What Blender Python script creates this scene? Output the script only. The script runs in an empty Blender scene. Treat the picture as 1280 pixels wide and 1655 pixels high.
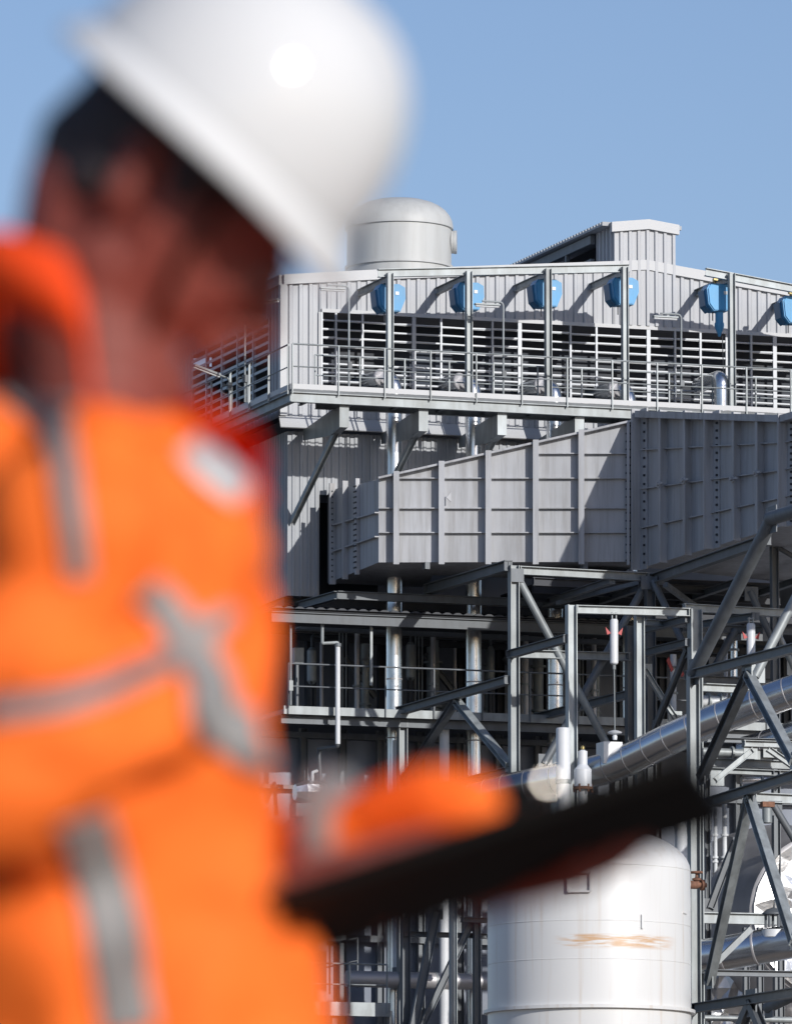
import bpy, bmesh, math, random
from mathutils import Vector, Matrix, noise
from mathutils.bvhtree import BVHTree
random.seed(7)
R = math.radians
SC = bpy.context.scene
COL = SC.collection

# ------------------------------------------------------------------ camera
F = 11800.0                                  # focal length in pixels of the 1280 px wide photograph
PITCH = math.atan((2400 - 827.5) / F)
CAMZ = 0.65
cam = bpy.data.cameras.new('camera')
cam.sensor_fit = 'HORIZONTAL'; cam.sensor_width = 36.0
cam.lens = F / 1280 * 36
cam.clip_start = 0.5; cam.clip_end = 6000
cam.dof.use_dof = True
cam.dof.focus_distance = 172.0
cam.dof.aperture_fstop = 10.6
cam.dof.aperture_blades = 0
camo = bpy.data.objects.new('camera', cam); COL.objects.link(camo)
camo.location = (0, 0, CAMZ); camo.rotation_euler = (R(90) + PITCH, 0, 0)
SC.camera = camo

# ------------------------------------------------------------------ sky, sun, exposure
YAW = R(18.8)                                # the building's front recedes to the right by this angle
SUN_AZ = R(17 + 18.8)                        # to the right of straight behind the camera
SUN_EL = R(20.5)
w = bpy.data.worlds.new('World'); SC.world = w; w.use_nodes = True
nt = w.node_tree; bg = nt.nodes['Background']
sky = nt.nodes.new('ShaderNodeTexSky'); sky.sky_type = 'NISHITA'
sky.sun_disc = False; sky.sun_elevation = SUN_EL
sky.sun_rotation = math.pi - SUN_AZ          # 0 = +Y, clockwise; the sun stands behind the camera, to the right
sky.air_density = 1.0; sky.dust_density = 0.6; sky.ozone_density = 2.2; sky.altitude = 0
tint = nt.nodes.new('ShaderNodeMixRGB'); tint.blend_type = 'MULTIPLY'; tint.inputs[0].default_value = 1; tint.inputs[2].default_value = (.87, .855, .97, 1)
nt.links.new(sky.outputs[0], tint.inputs[1]); nt.links.new(tint.outputs[0], bg.inputs[0]); bg.inputs[1].default_value = 0.108
sd = Vector((math.sin(SUN_AZ) * math.cos(SUN_EL), -math.cos(SUN_AZ) * math.cos(SUN_EL), math.sin(SUN_EL)))
sun = bpy.data.lights.new('sun', 'SUN'); sun.energy = 3.3; sun.angle = R(0.53); sun.color = (1, .965, .92)
suno = bpy.data.objects.new('sun', sun); COL.objects.link(suno)
suno.rotation_euler = (-sd).to_track_quat('-Z', 'Y').to_euler(); suno.location = (40, -40, 60)
SC.view_settings.view_transform = 'Standard'; SC.view_settings.look = 'None'
SC.view_settings.exposure = 0.12; SC.view_settings.gamma = 1.0
SC.cycles.use_denoising = True
SC.cycles.max_bounces = 6; SC.cycles.diffuse_bounces = 3; SC.cycles.glossy_bounces = 3
SC.cycles.sample_clamp_indirect = 6.0

# ------------------------------------------------------------------ materials
def mat(name, col, rough=.5, metal=0.0, var=.12, scale=1.5, bump=0.0, bscale=20, streak=0.0, coat=0.0, spec=.5, stain=0.0, rnd=0.0):
    m = bpy.data.materials.new(name); m.use_nodes = True
    n = m.node_tree.nodes; l = m.node_tree.links; b = n['Principled BSDF']
    b.inputs['Roughness'].default_value = rough; b.inputs['Metallic'].default_value = metal
    b.inputs['Specular IOR Level'].default_value = spec
    b.inputs['Coat Weight'].default_value = coat
    tc = n.new('ShaderNodeTexCoord')
    nz = n.new('ShaderNodeTexNoise'); nz.inputs['Scale'].default_value = scale; nz.inputs['Detail'].default_value = 6
    mp = n.new('ShaderNodeMapping'); l.new(tc.outputs['Object'], mp.inputs[0])
    if streak: mp.inputs['Scale'].default_value = (1, 1, 1 - streak)
    l.new(mp.outputs[0], nz.inputs['Vector'])
    cr = n.new('ShaderNodeValToRGB')
    cr.color_ramp.elements[0].position = .3; cr.color_ramp.elements[1].position = .7
    cr.color_ramp.elements[0].color = tuple(c * (1 - var) for c in col) + (1,)
    cr.color_ramp.elements[1].color = tuple(min(1, c * (1 + var * .6)) for c in col) + (1,)
    l.new(nz.outputs['Fac'], cr.inputs[0]); l.new(cr.outputs[0], b.inputs['Base Color'])
    mr = n.new('ShaderNodeMapRange'); mr.inputs['To Min'].default_value = rough * .85; mr.inputs['To Max'].default_value = min(1, rough * 1.2)
    l.new(nz.outputs['Fac'], mr.inputs['Value']); l.new(mr.outputs[0], b.inputs['Roughness'])
    last = cr.outputs[0]
    if stain:                                    # rain streaks and grime running down the sheet
        m3 = n.new('ShaderNodeMapping'); m3.inputs['Scale'].default_value = (3.2, 3.2, .22); l.new(tc.outputs['Object'], m3.inputs[0])
        n4 = n.new('ShaderNodeTexNoise'); n4.inputs['Scale'].default_value = 1.7; n4.inputs['Detail'].default_value = 7; n4.inputs['Roughness'].default_value = .65; l.new(m3.outputs[0], n4.inputs['Vector'])
        r3 = n.new('ShaderNodeMapRange'); r3.inputs['From Min'].default_value = .45; r3.inputs['From Max'].default_value = .76; r3.inputs['To Max'].default_value = stain; l.new(n4.outputs['Fac'], r3.inputs['Value'])
        x3 = n.new('ShaderNodeMixRGB'); x3.inputs['Color2'].default_value = (col[0] * .55, col[1] * .52, col[2] * .48, 1); l.new(r3.outputs[0], x3.inputs['Fac']); l.new(last, x3.inputs['Color1']); last = x3.outputs[0]
    if rnd:                                      # each member weathered to its own tone
        oi = n.new('ShaderNodeObjectInfo'); r4 = n.new('ShaderNodeMapRange'); r4.inputs['To Min'].default_value = 1 - rnd; r4.inputs['To Max'].default_value = 1 + rnd * .7; l.new(oi.outputs['Random'], r4.inputs['Value'])
        hs = n.new('ShaderNodeHueSaturation'); l.new(r4.outputs[0], hs.inputs['Value']); l.new(last, hs.inputs['Color']); last = hs.outputs[0]
    l.new(last, b.inputs['Base Color'])
    if bump:
        n2 = n.new('ShaderNodeTexNoise'); n2.inputs['Scale'].default_value = bscale; n2.inputs['Detail'].default_value = 3
        l.new(tc.outputs['Object'], n2.inputs['Vector'])
        bp = n.new('ShaderNodeBump'); bp.inputs['Strength'].default_value = bump; bp.inputs['Distance'].default_value = .02
        l.new(n2.outputs['Fac'], bp.inputs['Height']); l.new(bp.outputs[0], b.inputs['Normal'])
    return m

M = {}
M['clad'] = mat('light_cladding', (.40, .415, .44), .45, .0, .07, .8, streak=.8, stain=.25)
M['clad_low'] = mat('grey_cladding', (.34, .36, .385), .5, .0, .08, .8, streak=.8, stain=.35)
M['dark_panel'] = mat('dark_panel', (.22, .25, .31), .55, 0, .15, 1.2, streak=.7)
M['trim'] = mat('pale_trim', (.48, .49, .50), .45, 0, .05, 1)
M['louvre'] = mat('louvre_slat', (.34, .36, .385), .4, .2, .06, 2)
M['void'] = mat('dark_interior', (.012, .016, .026), .6, 0, .3, 2)  # near-black for sheets that stand in for shade in openings
M['shade_blue'] = mat('interior_shade_blue', (.008, .017, .035), .6, 0, .5, 1.1)  # shade of the louvred interior, put into a sheet's colour
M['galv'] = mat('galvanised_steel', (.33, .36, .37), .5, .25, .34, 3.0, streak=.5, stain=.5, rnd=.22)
M['galv_dark'] = mat('shaded_weathered_galvanised', (.15, .165, .18), .55, .25, .25, 2.5, streak=.5, stain=.4, rnd=.25)  # darker galvanised copy, shade put into its colour; stains are weathering
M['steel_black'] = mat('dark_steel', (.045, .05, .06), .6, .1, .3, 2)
M['duct'] = mat('duct_grey_paint', (.435, .445, .465), .55, 0, .17, 1.1, streak=.75, bump=.5, bscale=1.3, stain=.8)
M['white'] = mat('white_paint', (.72, .72, .71), .4, 0, .05, 1.0, streak=.6)
M['cream'] = mat('silencer_grey', (.50, .51, .50), .5, 0, .07, .8, streak=.6, stain=.3)
M['blue'] = mat('hoist_blue', (.07, .33, .62), .45, 0, .14, 3, stain=.35, rnd=.14)
M['blue_dark'] = mat('hoist_shaded_blue', (.03, .14, .28), .45, 0, .08, 3)  # darker copy of the hoist blue, side shade in its colour
M['silver'] = mat('aluminium_jacket', (.80, .81, .82), .24, 1.0, .08, 2.0, bump=.12, bscale=3.0)
M['silver_crinkle'] = mat('crinkled_foil', (.78, .79, .80), .38, 1.0, .08, 2.0, bump=1.0, bscale=4.5)
M['silver_dull'] = mat('dull_aluminium_jacket', (.50, .49, .50), .5, .6, .15, 1.2, bump=.2, bscale=2.0)
M['pipe_white'] = mat('pale_pipe_paint', (.66, .68, .70), .4, 0, .07, 2)
M['rust'] = mat('rusty_iron', (.22, .11, .07), .8, .1, .5, 9)
M['red'] = mat('red_tag', (.45, .05, .05), .5, 0, .1, 5)
M['brass'] = mat('brass_bolt', (.35, .28, .12), .4, .8, .2, 9)
M['concrete'] = mat('concrete', (.17, .14, .115), .9, 0, .15, .3)
M['orange'] = mat('orange_hi_vis_cloth', (1.0, .178, .024), .75, 0, .06, 12, bump=.15, bscale=40, spec=.2)
M['orange_in'] = mat('orange_collar_cloth', (.85, .07, .01), .8, 0, .06, 12, spec=.2)
M['tape'] = mat('reflective_tape', (.25, .24, .23), .55, .1, .08, 20)
M['tape_sunlit'] = mat('sunlit_reflective_tape', (.55, .55, .54), .4, .1, .08, 20)  # lighter copy of the tape, sunlight put into its colour
M['skin'] = mat('dark_skin', (.23, .058, .043), .5, 0, .1, 14, spec=.35)
M['hair'] = mat('black_hair', (.030, .022, .023), .6, 0, .3, 60)
M['helmet'] = mat('white_helmet_plastic', (.67, .67, .665), .65, 0, .02, 3, coat=.6)
M['helmet'].node_tree.nodes['Principled BSDF'].inputs['Coat Roughness'].default_value = .08
M['helmet_brim'] = mat('helmet_brim_plastic', (.68, .68, .675), .6, 0, .02, 3)
M['black'] = mat('black_plastic', (.0035, .0028, .002), .7, 0, .2, 8, spec=.12)
M['navy'] = mat('navy_trousers', (.02, .025, .05), .8, 0, .2, 10)
M['chrome'] = mat('polished_steel', (.95, .88, .78), .31, 1.0, .02, 5)
M['eye'] = mat('eye_white', (.16, .13, .12), .3, 0, .05, 5)

def rust_tank():
    m = mat('tank_white_paint', (.68, .68, .67), .38, 0, .04, .9, streak=.6)
    n = m.node_tree.nodes; l = m.node_tree.links; b = n['Principled BSDF']
    tc = n.new('ShaderNodeTexCoord'); sx = n.new('ShaderNodeSeparateXYZ'); l.new(tc.outputs['Object'], sx.inputs[0])
    # weld stain: a band round the shell between two heights, broken up along its length
    def step(v, a, bb):
        r = n.new('ShaderNodeMapRange'); r.interpolation_type = 'SMOOTHSTEP'
        r.inputs['From Min'].default_value = a; r.inputs['From Max'].default_value = bb; l.new(v, r.inputs['Value']); return r.outputs[0]
    def mul(a, c):
        q = n.new('ShaderNodeMath'); q.operation = 'MULTIPLY'; l.new(a, q.inputs[0]); l.new(c, q.inputs[1]); return q.outputs[0]
    mp = n.new('ShaderNodeMapping'); mp.inputs['Scale'].default_value = (1.3, 1.3, 15); l.new(tc.outputs['Object'], mp.inputs[0])
    nz = n.new('ShaderNodeTexNoise'); nz.inputs['Scale'].default_value = 1.6; nz.inputs['Detail'].default_value = 7; l.new(mp.outputs[0], nz.inputs['Vector'])
    z = sx.outputs['Z']; x = sx.outputs['X']
    f = mul(mul(step(z, RUSTZ - .20, RUSTZ - .08), step(z, RUSTZ + .16, RUSTZ + .10)), mul(step(x, -1.5, -.95), step(x, 1.45, .6)))
    f = mul(f, step(nz.outputs['Fac'], .36, .62))
    mx = n.new('ShaderNodeMixRGB'); mx.inputs['Color2'].default_value = (.56, .36, .21, 1)
    src = b.inputs['Base Color'].links[0].from_socket
    l.new(f, mx.inputs['Fac']); l.new(src, mx.inputs['Color1'])
    # faint vertical runs
    mp2 = n.new('ShaderNodeMapping'); mp2.inputs['Scale'].default_value = (5, 5, .25); l.new(tc.outputs['Object'], mp2.inputs[0])
    n3 = n.new('ShaderNodeTexNoise'); n3.inputs['Scale'].default_value = 1.2; n3.inputs['Detail'].default_value = 5; l.new(mp2.outputs[0], n3.inputs['Vector'])
    g = step(n3.outputs['Fac'], .52, .8)
    q = n.new('ShaderNodeMath'); q.operation = 'MULTIPLY'; q.inputs[1].default_value = .65; l.new(g, q.inputs[0])
    m2 = n.new('ShaderNodeMixRGB'); m2.inputs['Color2'].default_value = (.52, .43, .34, 1)
    l.new(q.outputs[0], m2.inputs['Fac']); l.new(mx.outputs[0], m2.inputs['Color1']); l.new(m2.outputs[0], b.inputs['Base Color'])
    return m

# ------------------------------------------------------------------ coordinates
def ray(px, py):
    x = (px - 640) / F; y = (827.5 - py) / F
    return Vector((x, math.cos(PITCH) - y * math.sin(PITCH), math.sin(PITCH) + y * math.cos(PITCH)))
_d = ray(457, 560); OX = _d.x * 178 / _d.y; OY = 178.0
UA = Vector((math.cos(YAW), math.sin(YAW), 0)); VA = Vector((-math.sin(YAW), math.cos(YAW), 0))
def pt(px, py, v):
    """plant coordinates (along the front, depth behind the front, height) of a sighted point at depth v"""
    d = ray(px, py); t = (v + OX * VA.x + OY * VA.y) / (d.x * VA.x + d.y * VA.y)
    return Vector(((d.x * t - OX) * UA.x + (d.y * t - OY) * UA.y, v, d.z * t + CAMZ))
def ptu(px, py, u):
    d = ray(px, py); t = (u + OX * UA.x + OY * UA.y) / (d.x * UA.x + d.y * UA.y)
    return Vector((u, (d.x * t - OX) * VA.x + (d.y * t - OY) * VA.y, d.z * t + CAMZ))
def wp(px, py, dy=0.0, D=5.5):
    d = ray(px, py); return Vector((0, 0, CAMZ)) + d * ((D + dy) / math.cos(PITCH) / (d.y * math.cos(PITCH) + d.z * math.sin(PITCH)) * math.cos(PITCH))

# ------------------------------------------------------------------ object helpers
BASE = {}; WORLD = set()
def place(o, base, world=False):
    b = Vector(base)
    if world:
        o.location = b
    else:
        o.location = (OX + b.x * UA.x + b.y * VA.x, OY + b.x * UA.y + b.y * VA.y, b.z); o.rotation_euler = (0, 0, YAW)
    BASE[o.name] = b
    if world: WORLD.add(o.name)
def tag(o, label, cat, group=None):
    o['label'] = label; o['category'] = cat
    if group: o['group'] = group
    return o
def thing(name, label, cat, base, group=None, world=False):
    o = bpy.data.objects.new(name, None); COL.objects.link(o); o.empty_display_size = .2
    place(o, base, world); return tag(o, label, cat, group)

class MB:
    def __init__(s): s.v = []; s.f = []
    def add(s, vs, fs):
        k = len(s.v); s.v += [Vector(x) for x in vs]; s.f += [tuple(i + k for i in f) for f in fs]; return s
    def hexa(s, a, b):                      # two matching quads
        return s.add(list(a) + list(b), [(3, 2, 1, 0), (4, 5, 6, 7), (0, 1, 5, 4), (1, 2, 6, 5), (2, 3, 7, 6), (3, 0, 4, 7)])
    def box(s, a, b):
        (x0, y0, z0), (x1, y1, z1) = a, b
        return s.hexa([(x0, y0, z0), (x1, y0, z0), (x1, y1, z0), (x0, y1, z0)], [(x0, y0, z1), (x1, y0, z1), (x1, y1, z1), (x0, y1, z1)])
    def slab(s, pts, off):                  # planar polygon given thickness by the vector off
        n = len(pts); o = Vector(off)
        return s.add(list(pts) + [Vector(p) + o for p in pts], [tuple(range(n))[::-1], tuple(range(n, 2 * n))] + [(i, (i + 1) % n, (i + 1) % n + n, i + n) for i in range(n)])
    def bar(s, p, q, wx, wy, ref=None):     # rectangular bar; wx across ref x axis, wy along ref
        p = Vector(p); q = Vector(q); t = (q - p).normalized()
        ref = Vector(ref) if ref is not None else (Vector((0, 0, 1)) if abs(t.z) < .9 else Vector((0, 1, 0)))
        x = t.cross(ref).normalized(); y = x.cross(t).normalized()
        c = [(-wx / 2, -wy / 2), (wx / 2, -wy / 2), (wx / 2, wy / 2), (-wx / 2, wy / 2)]
        return s.hexa([p + x * a + y * b for a, b in c], [q + x * a + y * b for a, b in c])
    def hbeam(s, p, q, wdt, hgt, ref=None, tk=.014):
        """rolled H section: flanges wdt wide, hgt apart measured along ref"""
        p = Vector(p); q = Vector(q); t = (q - p).normalized()
        ref = Vector(ref) if ref is not None else (Vector((0, 0, 1)) if abs(t.z) < .9 else Vector((1, 0, 0)))
        x = t.cross(ref).normalized(); y = x.cross(t).normalized()
        tk = max(tk, hgt * .09); h = hgt / 2; b = wdt / 2; c = tk * .35
        prof = [(-b, -h), (b, -h), (b, -h + tk), (c, -h + tk), (c, h - tk), (b, h - tk), (b, h), (-b, h), (-b, h - tk), (-c, h - tk), (-c, -h + tk), (-b, -h + tk)]
        n = 12
        vs = [p + x * a + y * d for a, d in prof] + [q + x * a + y * d for a, d in prof]
        fs = [(i, (i + 1) % n, (i + 1) % n + n, i + n) for i in range(n)]
        for k in (0, n):
            fs += [(k, k + 1, k + 2, k + 11), (k + 2, k + 3, k + 10, k + 11), (k + 3, k + 4, k + 9, k + 10), (k + 4, k + 5, k + 8, k + 9), (k + 5, k + 6, k + 7, k + 8)]
        return s.add(vs, fs)
    def tube(s, path, r, n=14, cap=True):
        path = [Vector(p) for p in path]; m = len(path); rs = r if isinstance(r, (list, tuple)) else [r] * m
        t0 = (path[1] - path[0]).normalized()
        x = t0.cross(Vector((0, 0, 1)) if abs(t0.z) < .9 else Vector((1, 0, 0))).normalized()
        vs = []
        for i, p in enumerate(path):
            t = ((path[min(i + 1, m - 1)] - path[max(i - 1, 0)])).normalized()
            x = (x - t * x.dot(t)).normalized(); y = t.cross(x)
            vs += [p + (x * math.cos(2 * math.pi * k / n) + y * math.sin(2 * math.pi * k / n)) * rs[i] for k in range(n)]
        fs = [(i * n + k, i * n + (k + 1) % n, (i + 1) * n + (k + 1) % n, (i + 1) * n + k) for i in range(m - 1) for k in range(n)]
        if cap: fs += [tuple(range(n))[::-1], tuple(range((m - 1) * n, m * n))]
        return s.add(vs, fs)
    def lathe(s, c, axis, prof, n=28):      # prof: (radius, distance along axis)
        c = Vector(c); a = Vector(axis).normalized(); x = a.cross(Vector((0, 0, 1)) if abs(a.z) < .9 else Vector((1, 0, 0))).normalized(); y = a.cross(x)
        vs = []
        for r, h in prof: vs += [c + a * h + (x * math.cos(2 * math.pi * k / n) + y * math.sin(2 * math.pi * k / n)) * max(r, 1e-4) for k in range(n)]
        m = len(prof)
        fs = [(i * n + k, i * n + (k + 1) % n, (i + 1) * n + (k + 1) % n, (i + 1) * n + k) for i in range(m - 1) for k in range(n)]
        fs += [tuple(range(n))[::-1], tuple(range((m - 1) * n, m * n))]
        return s.add(vs, fs)
    def build(s, name, m, parent=None, base=None, world=False, smooth=35):
        world = world or (parent is not None and parent.name in WORLD)
        if base is None:
            if parent is not None: base = BASE[parent.name]
            else:
                lo = [min(v[i] for v in s.v) for i in range(3)]; hi = [max(v[i] for v in s.v) for i in range(3)]
                base = Vector(((lo[0] + hi[0]) / 2, (lo[1] + hi[1]) / 2, lo[2]))
        base = Vector(base)
        me = bpy.data.meshes.new(name)
        me.from_pydata([v - base for v in s.v], [], s.f)
        bm = bmesh.new(); bm.from_mesh(me); bmesh.ops.recalc_face_normals(bm, faces=bm.faces); bm.to_mesh(me); bm.free()
        me.materials.append(m if not isinstance(m, str) else M[m])
        if smooth:
            me.polygons.foreach_set('use_smooth', [True] * len(me.polygons)); me.set_sharp_from_angle(angle=R(smooth))
        o = bpy.data.objects.new(name, me); COL.objects.link(o)
        if parent is None: place(o, base, world)
        else:
            o.parent = parent; BASE[o.name] = base
            if world: WORLD.add(o.name)
        return o

def copy_tree(o, parent=None):
    c = o.copy(); COL.objects.link(c)
    if parent is not None: c.parent = parent
    for ch in list(o.children): copy_tree(ch, c)
    return c
def move(o, base):
    place(o, base); return o

def arc(c, a, b, r, a0, a1, n=8):
    c = Vector(c); a = Vector(a); b = Vector(b)
    return [c + (a * math.cos(a0 + (a1 - a0) * i / n) + b * math.sin(a0 + (a1 - a0) * i / n)) * r for i in range(n + 1)]
def elbow(p, corner, q, r, n=7):
    """polyline p-corner-q with the corner rounded to radius r"""
    p, c, q = Vector(p), Vector(corner), Vector(q)
    a = (p - c).normalized(); b = (q - c).normalized(); ang = a.angle(b); tl = r / math.tan(ang / 2)
    s, e = c + a * tl, c + b * tl; out = [p]
    for i in range(n + 1):
        t = i / n; out.append(s * (1 - t) ** 2 + c * 2 * t * (1 - t) + e * t * t)
    return out + [q]

def corr_strip(mb, along, p0, zb, zt, length, pitch, dep, out, t=.012):
    """vertical trapezoid sheet: runs from p0 along the unit vector `along`; zb/zt give bottom/top height at distance d; ribs stand out along `out`"""
    along = Vector(along); out = Vector(out); p0 = Vector((p0[0], p0[1], 0))
    ds = []; d = 0.0
    while d < length:
        for f, h in ((0, 0), (.50, 0), (.60, 1), (.90, 1)): ds.append((d + f * pitch, h))
        d += pitch
    ds = [x for x in ds if x[0] <= length] + [(length, 0)]
    pts = []
    for d, h in ds:
        q = p0 + along * d + out * (h * dep); pts.append((q, zb(d), zt(d)))
    vs = []
    for q, a, b in pts:
        q2 = q - out * (dep + t)
        vs += [(q.x, q.y, a), (q.x, q.y, b)]
    k = len(pts)
    fs = [(2 * i, 2 * i + 2, 2 * i + 3, 2 * i + 1) for i in range(k - 1)]
    # flat backing so the sheet has thickness
    bk = [(p0 - out * t, zb(0), zt(0))] + [(p0 + along * (length * i / 12) - out * t, zb(length * i / 12), zt(length * i / 12)) for i in range(1, 13)]
    n0 = len(vs)
    for q, a, b in bk: vs += [(q.x, q.y, a), (q.x, q.y, b)]
    fs += [(n0 + 2 * i + 1, n0 + 2 * i + 3, n0 + 2 * i + 2, n0 + 2 * i) for i in range(12)]
    mb.add(vs, fs)

def zl(*pp):
    """piecewise linear height from (u, z) points"""
    pp = sorted(pp)
    def f(u):
        if u <= pp[0][0]: return pp[0][1]
        for (a, b), (c, d) in zip(pp, pp[1:]):
            if u <= c: return b + (d - b) * (u - a) / (c - a)
        return pp[-1][1]
    return f
X3 = Vector((1, 0, 0)); Y3 = Vector((0, 1, 0)); Z3 = Vector((0, 0, 1))

# ------------------------------------------------------------------ ground
g = MB(); g.box((-4000, -4000, -.3), (4000, 4000, 0)); g = g.build('ground', 'concrete', base=(0, 0, 0), world=True); g['kind'] = 'structure'

# ================================================================== UPPER BOILER HOUSE
UE = 18.0                                         # right end of the building along the front
pl, pm, pr, pf = pt(457, 447, 0), pt(611, 439, 0), pt(1093, 433, 0), pt(1280, 467, 0)
roofz = zl((0, pl.z), (pm.x, pm.z), (9.6, 31.12), (pr.x, pr.z), (pf.x, pf.z), (UE, pf.z - (UE - pf.x) * .11))
ZL = 29.40; ZB = 26.77; ULV = pt(519, 503, 0).x
house = thing('boiler_house', 'pale grey ribbed metal boiler house with long louvre bands and a raised roof tower', 'building', (0, 0, 0))
m = MB()
corr_strip(m, X3, (0, 0), lambda d: ZB, lambda d: roofz(d), ULV, .26, .045, -Y3)
corr_strip(m, X3, (ULV, 0), lambda d: ZL, lambda d: roofz(ULV + d), UE - ULV, .26, .045, -Y3)
corr_strip(m, X3, (ULV, 0), lambda d: ZB, lambda d: 27.0, UE - ULV, .26, .045, -Y3)
m.build('front_cladding', 'clad', house)
m = MB(); D0, D1 = 1.0, 7.0
vl0 = ptu(438, 520, 0).y; vl1 = ptu(312, 600, 0).y
for a, b, z0, z1 in ((0, vl0, ZB, pl.z), (vl0, vl1, 29.35, pl.z), (vl0, vl1, ZB, 27.0), (vl1, 14, ZB, pl.z)):
    corr_strip(m, Y3, (0, a), lambda d, z0=z0: z0, lambda d, z1=z1: z1, b - a, .26, .045, -X3)
m.build('side_cladding', 'clad', house)
m = MB()
m.slab([(0, -.05, pl.z), (UE, -.05, roofz(UE)), (UE, 14, roofz(UE)), (0, 14, pl.z)], (0, 0, -.12)) if False else None
us = [0, pm.x, 9.6, pr.x, pf.x, UE]
for a, b in zip(us, us[1:]):
    m.hexa([(a, .02, roofz(a) - .1), (b, .02, roofz(b) - .1), (b, 14, roofz(b) - .1), (a, 14, roofz(a) - .1)], [(a, .02, roofz(a) + .02), (b, .02, roofz(b) + .02), (b, 14, roofz(b) + .02), (a, 14, roofz(a) + .02)])
m.box((UE - .1, .02, ZB), (UE, 14, roofz(UE) - .1)); m.box((0, 13.9, ZB), (UE, 14, pl.z - .1))
m.build('roof', 'clad', house)
m = MB()
for a, b in zip(us, us[1:]):
    m.hexa([(a, -.10, roofz(a) - .2), (b, -.10, roofz(b) - .2), (b, .0, roofz(b) - .2), (a, .0, roofz(a) - .2)], [(a, -.10, roofz(a) + .05), (b, -.10, roofz(b) + .05), (b, .0, roofz(b) + .05), (a, .0, roofz(a) + .05)])
m.box((-.09, -.09, ZB), (.09, .0, pl.z - .2)); m.box((-.09, 0, ZB), (0, .09, pl.z - .2))
m.box((-.10, 0, pl.z - .2), (0, 14, pl.z + .05))
m.build('roof_fascia', 'trim', house)
# louvre band: slats, mullions, dark sheet behind in place of the shaded interior
mull = [519, 542, 585, 627, 668, 712, 754, 795, 839, 881, 921, 963, 1005, 1047, 1090, 1131, 1173, 1213, 1251, 1292, 1335, 1378]
wide = {668, 839, 1047, 1251}
mu = [pt(x, 560, 0).x for x in mull]
zs = [27.0 + .215 * i for i in range(12)]
for k, (a, b) in enumerate(zip(mu, mu[1:])):
    lp = MB()
    for z in zs[:-1]:
        z = z + .02 + random.uniform(-.012, .012); tl_ = random.uniform(-.012, .012)
        lp.hexa([(a + .02, -.02, z), (b - .02, -.02, z), (b - .02, .05, z + .02), (a + .02, .05, z + .02)], [(a + .02, -.02, z + .02), (b - .02, -.02, z + .02), (b - .02, .05, z + .03), (a + .02, .05, z + .03)])
        lp.hexa([(a + .02, -.045, z + .014), (b - .02, -.045, z + .014 + tl_), (b - .02, -.022, z + .014 + tl_), (a + .02, -.022, z + .014)], [(a + .02, -.045, z + .05), (b - .02, -.045, z + .05 + tl_), (b - .02, -.022, z + .05 + tl_), (a + .02, -.022, z + .05)])
    wd = .05 if mull[k] in wide else .026
    lp.box((a - wd, -.06, 27.0), (a + wd, .02, ZL - .0))
    lo = lp.build('louvre_panel', 'louvre', house)
    sc = MB(); sc.box((a, 1.3, 26.9), (b, 1.33, ZL + .05)); sc.build('shade_sheet', 'shade_blue', lo)
m = MB(); m.box((mu[0], -.07, ZL), (UE, .02, ZL + .09)); m.box((mu[0] - .08, -.06, 27.0), (mu[0] - .036, .02, ZL)); m.build('louvre_head_trim', 'trim', house)
m = MB()                                            # side louvre
nb = 5; vv = [vl0 + (vl1 - vl0) * i / nb for i in range(nb + 1)]
for a, b in zip(vv, vv[1:]):
    lp = MB()
    for z in zs[:-1]:
        lp.hexa([(-.045, a, z), (-.02, a, z), (-.02, b, z), (-.045, b, z)], [(-.045, a, z + .07), (-.02, a, z + .07), (-.02, b, z + .07), (-.045, b, z + .07)])
        lp.hexa([(-.02, a, z), (-.02, b, z), (.12, b, z + .1), (.12, a, z + .1)], [(-.02, a, z + .02), (-.02, b, z + .02), (.12, b, z + .12), (.12, a, z + .12)])
    lp.box((-.06, a - .04, 27.0), (.02, a + .04, 29.35))
    lo = lp.build('louvre_panel', 'louvre', house)
    sc = MB(); sc.box((.5, a, 26.9), (.53, b, 29.4)); sc.build('shade_sheet', 'shade_blue', lo)  # dark sheet in place of the shaded interior
# sloping drip flashing at the foot of the cladding
m = MB(); m.slab([(-.1, -.02, ZB), (-.1, -.16, ZB - .30), (-.1, -.13, ZB - .32), (-.1, .05, ZB - .02)], (UE, 0, 0)); m.build('drip_flashing', 'trim', house)
# roof tower
tl, tr = pt(993, 380, -.06), pt(1091, 380, -.06)
tz0, tz1, tz2 = pt(986, 362, -.06).z, pt(1045, 359, -.06).z, pt(1095, 367, -.06).z
tw = MB(); tt = zl((tl.x, tz0), (tl.x + (tr.x - tl.x) * .55, tz1 + .02), (tr.x, tz2))
corr_strip(tw, X3, (tl.x, -.06), lambda d: ZL + .09, lambda d: tt(tl.x + d), tr.x - tl.x, .235, .045, -Y3)
corr_strip(tw, Y3, (tl.x, -.06), lambda d: 30.6, lambda d: tz0, 1.25, .26, .045, -X3)
corr_strip(tw, Y3, (tr.x, -.06), lambda d: 30.6, lambda d: tz2, 7.0, .26, .045, X3)
t0 = tw.build('tower_cladding', 'clad', house)
m = MB(); mid = tl.x + (tr.x - tl.x) * .55
for a, b in ((tl.x - .10, mid), (mid, tr.x + .08)):
    m.hexa([(a, -.16, tt(a) - .2), (b, -.16, tt(b) - .2), (b, -.02, tt(b) - .2), (a, -.02, tt(a) - .2)], [(a, -.16, tt(a) + .05), (b, -.16, tt(b) + .05), (b, -.02, tt(b) + .05), (a, -.02, tt(a) + .05)])
m.build('tower_coping', 'trim', t0)
m = MB(); zz = tz0 + .02
n = 34
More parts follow.
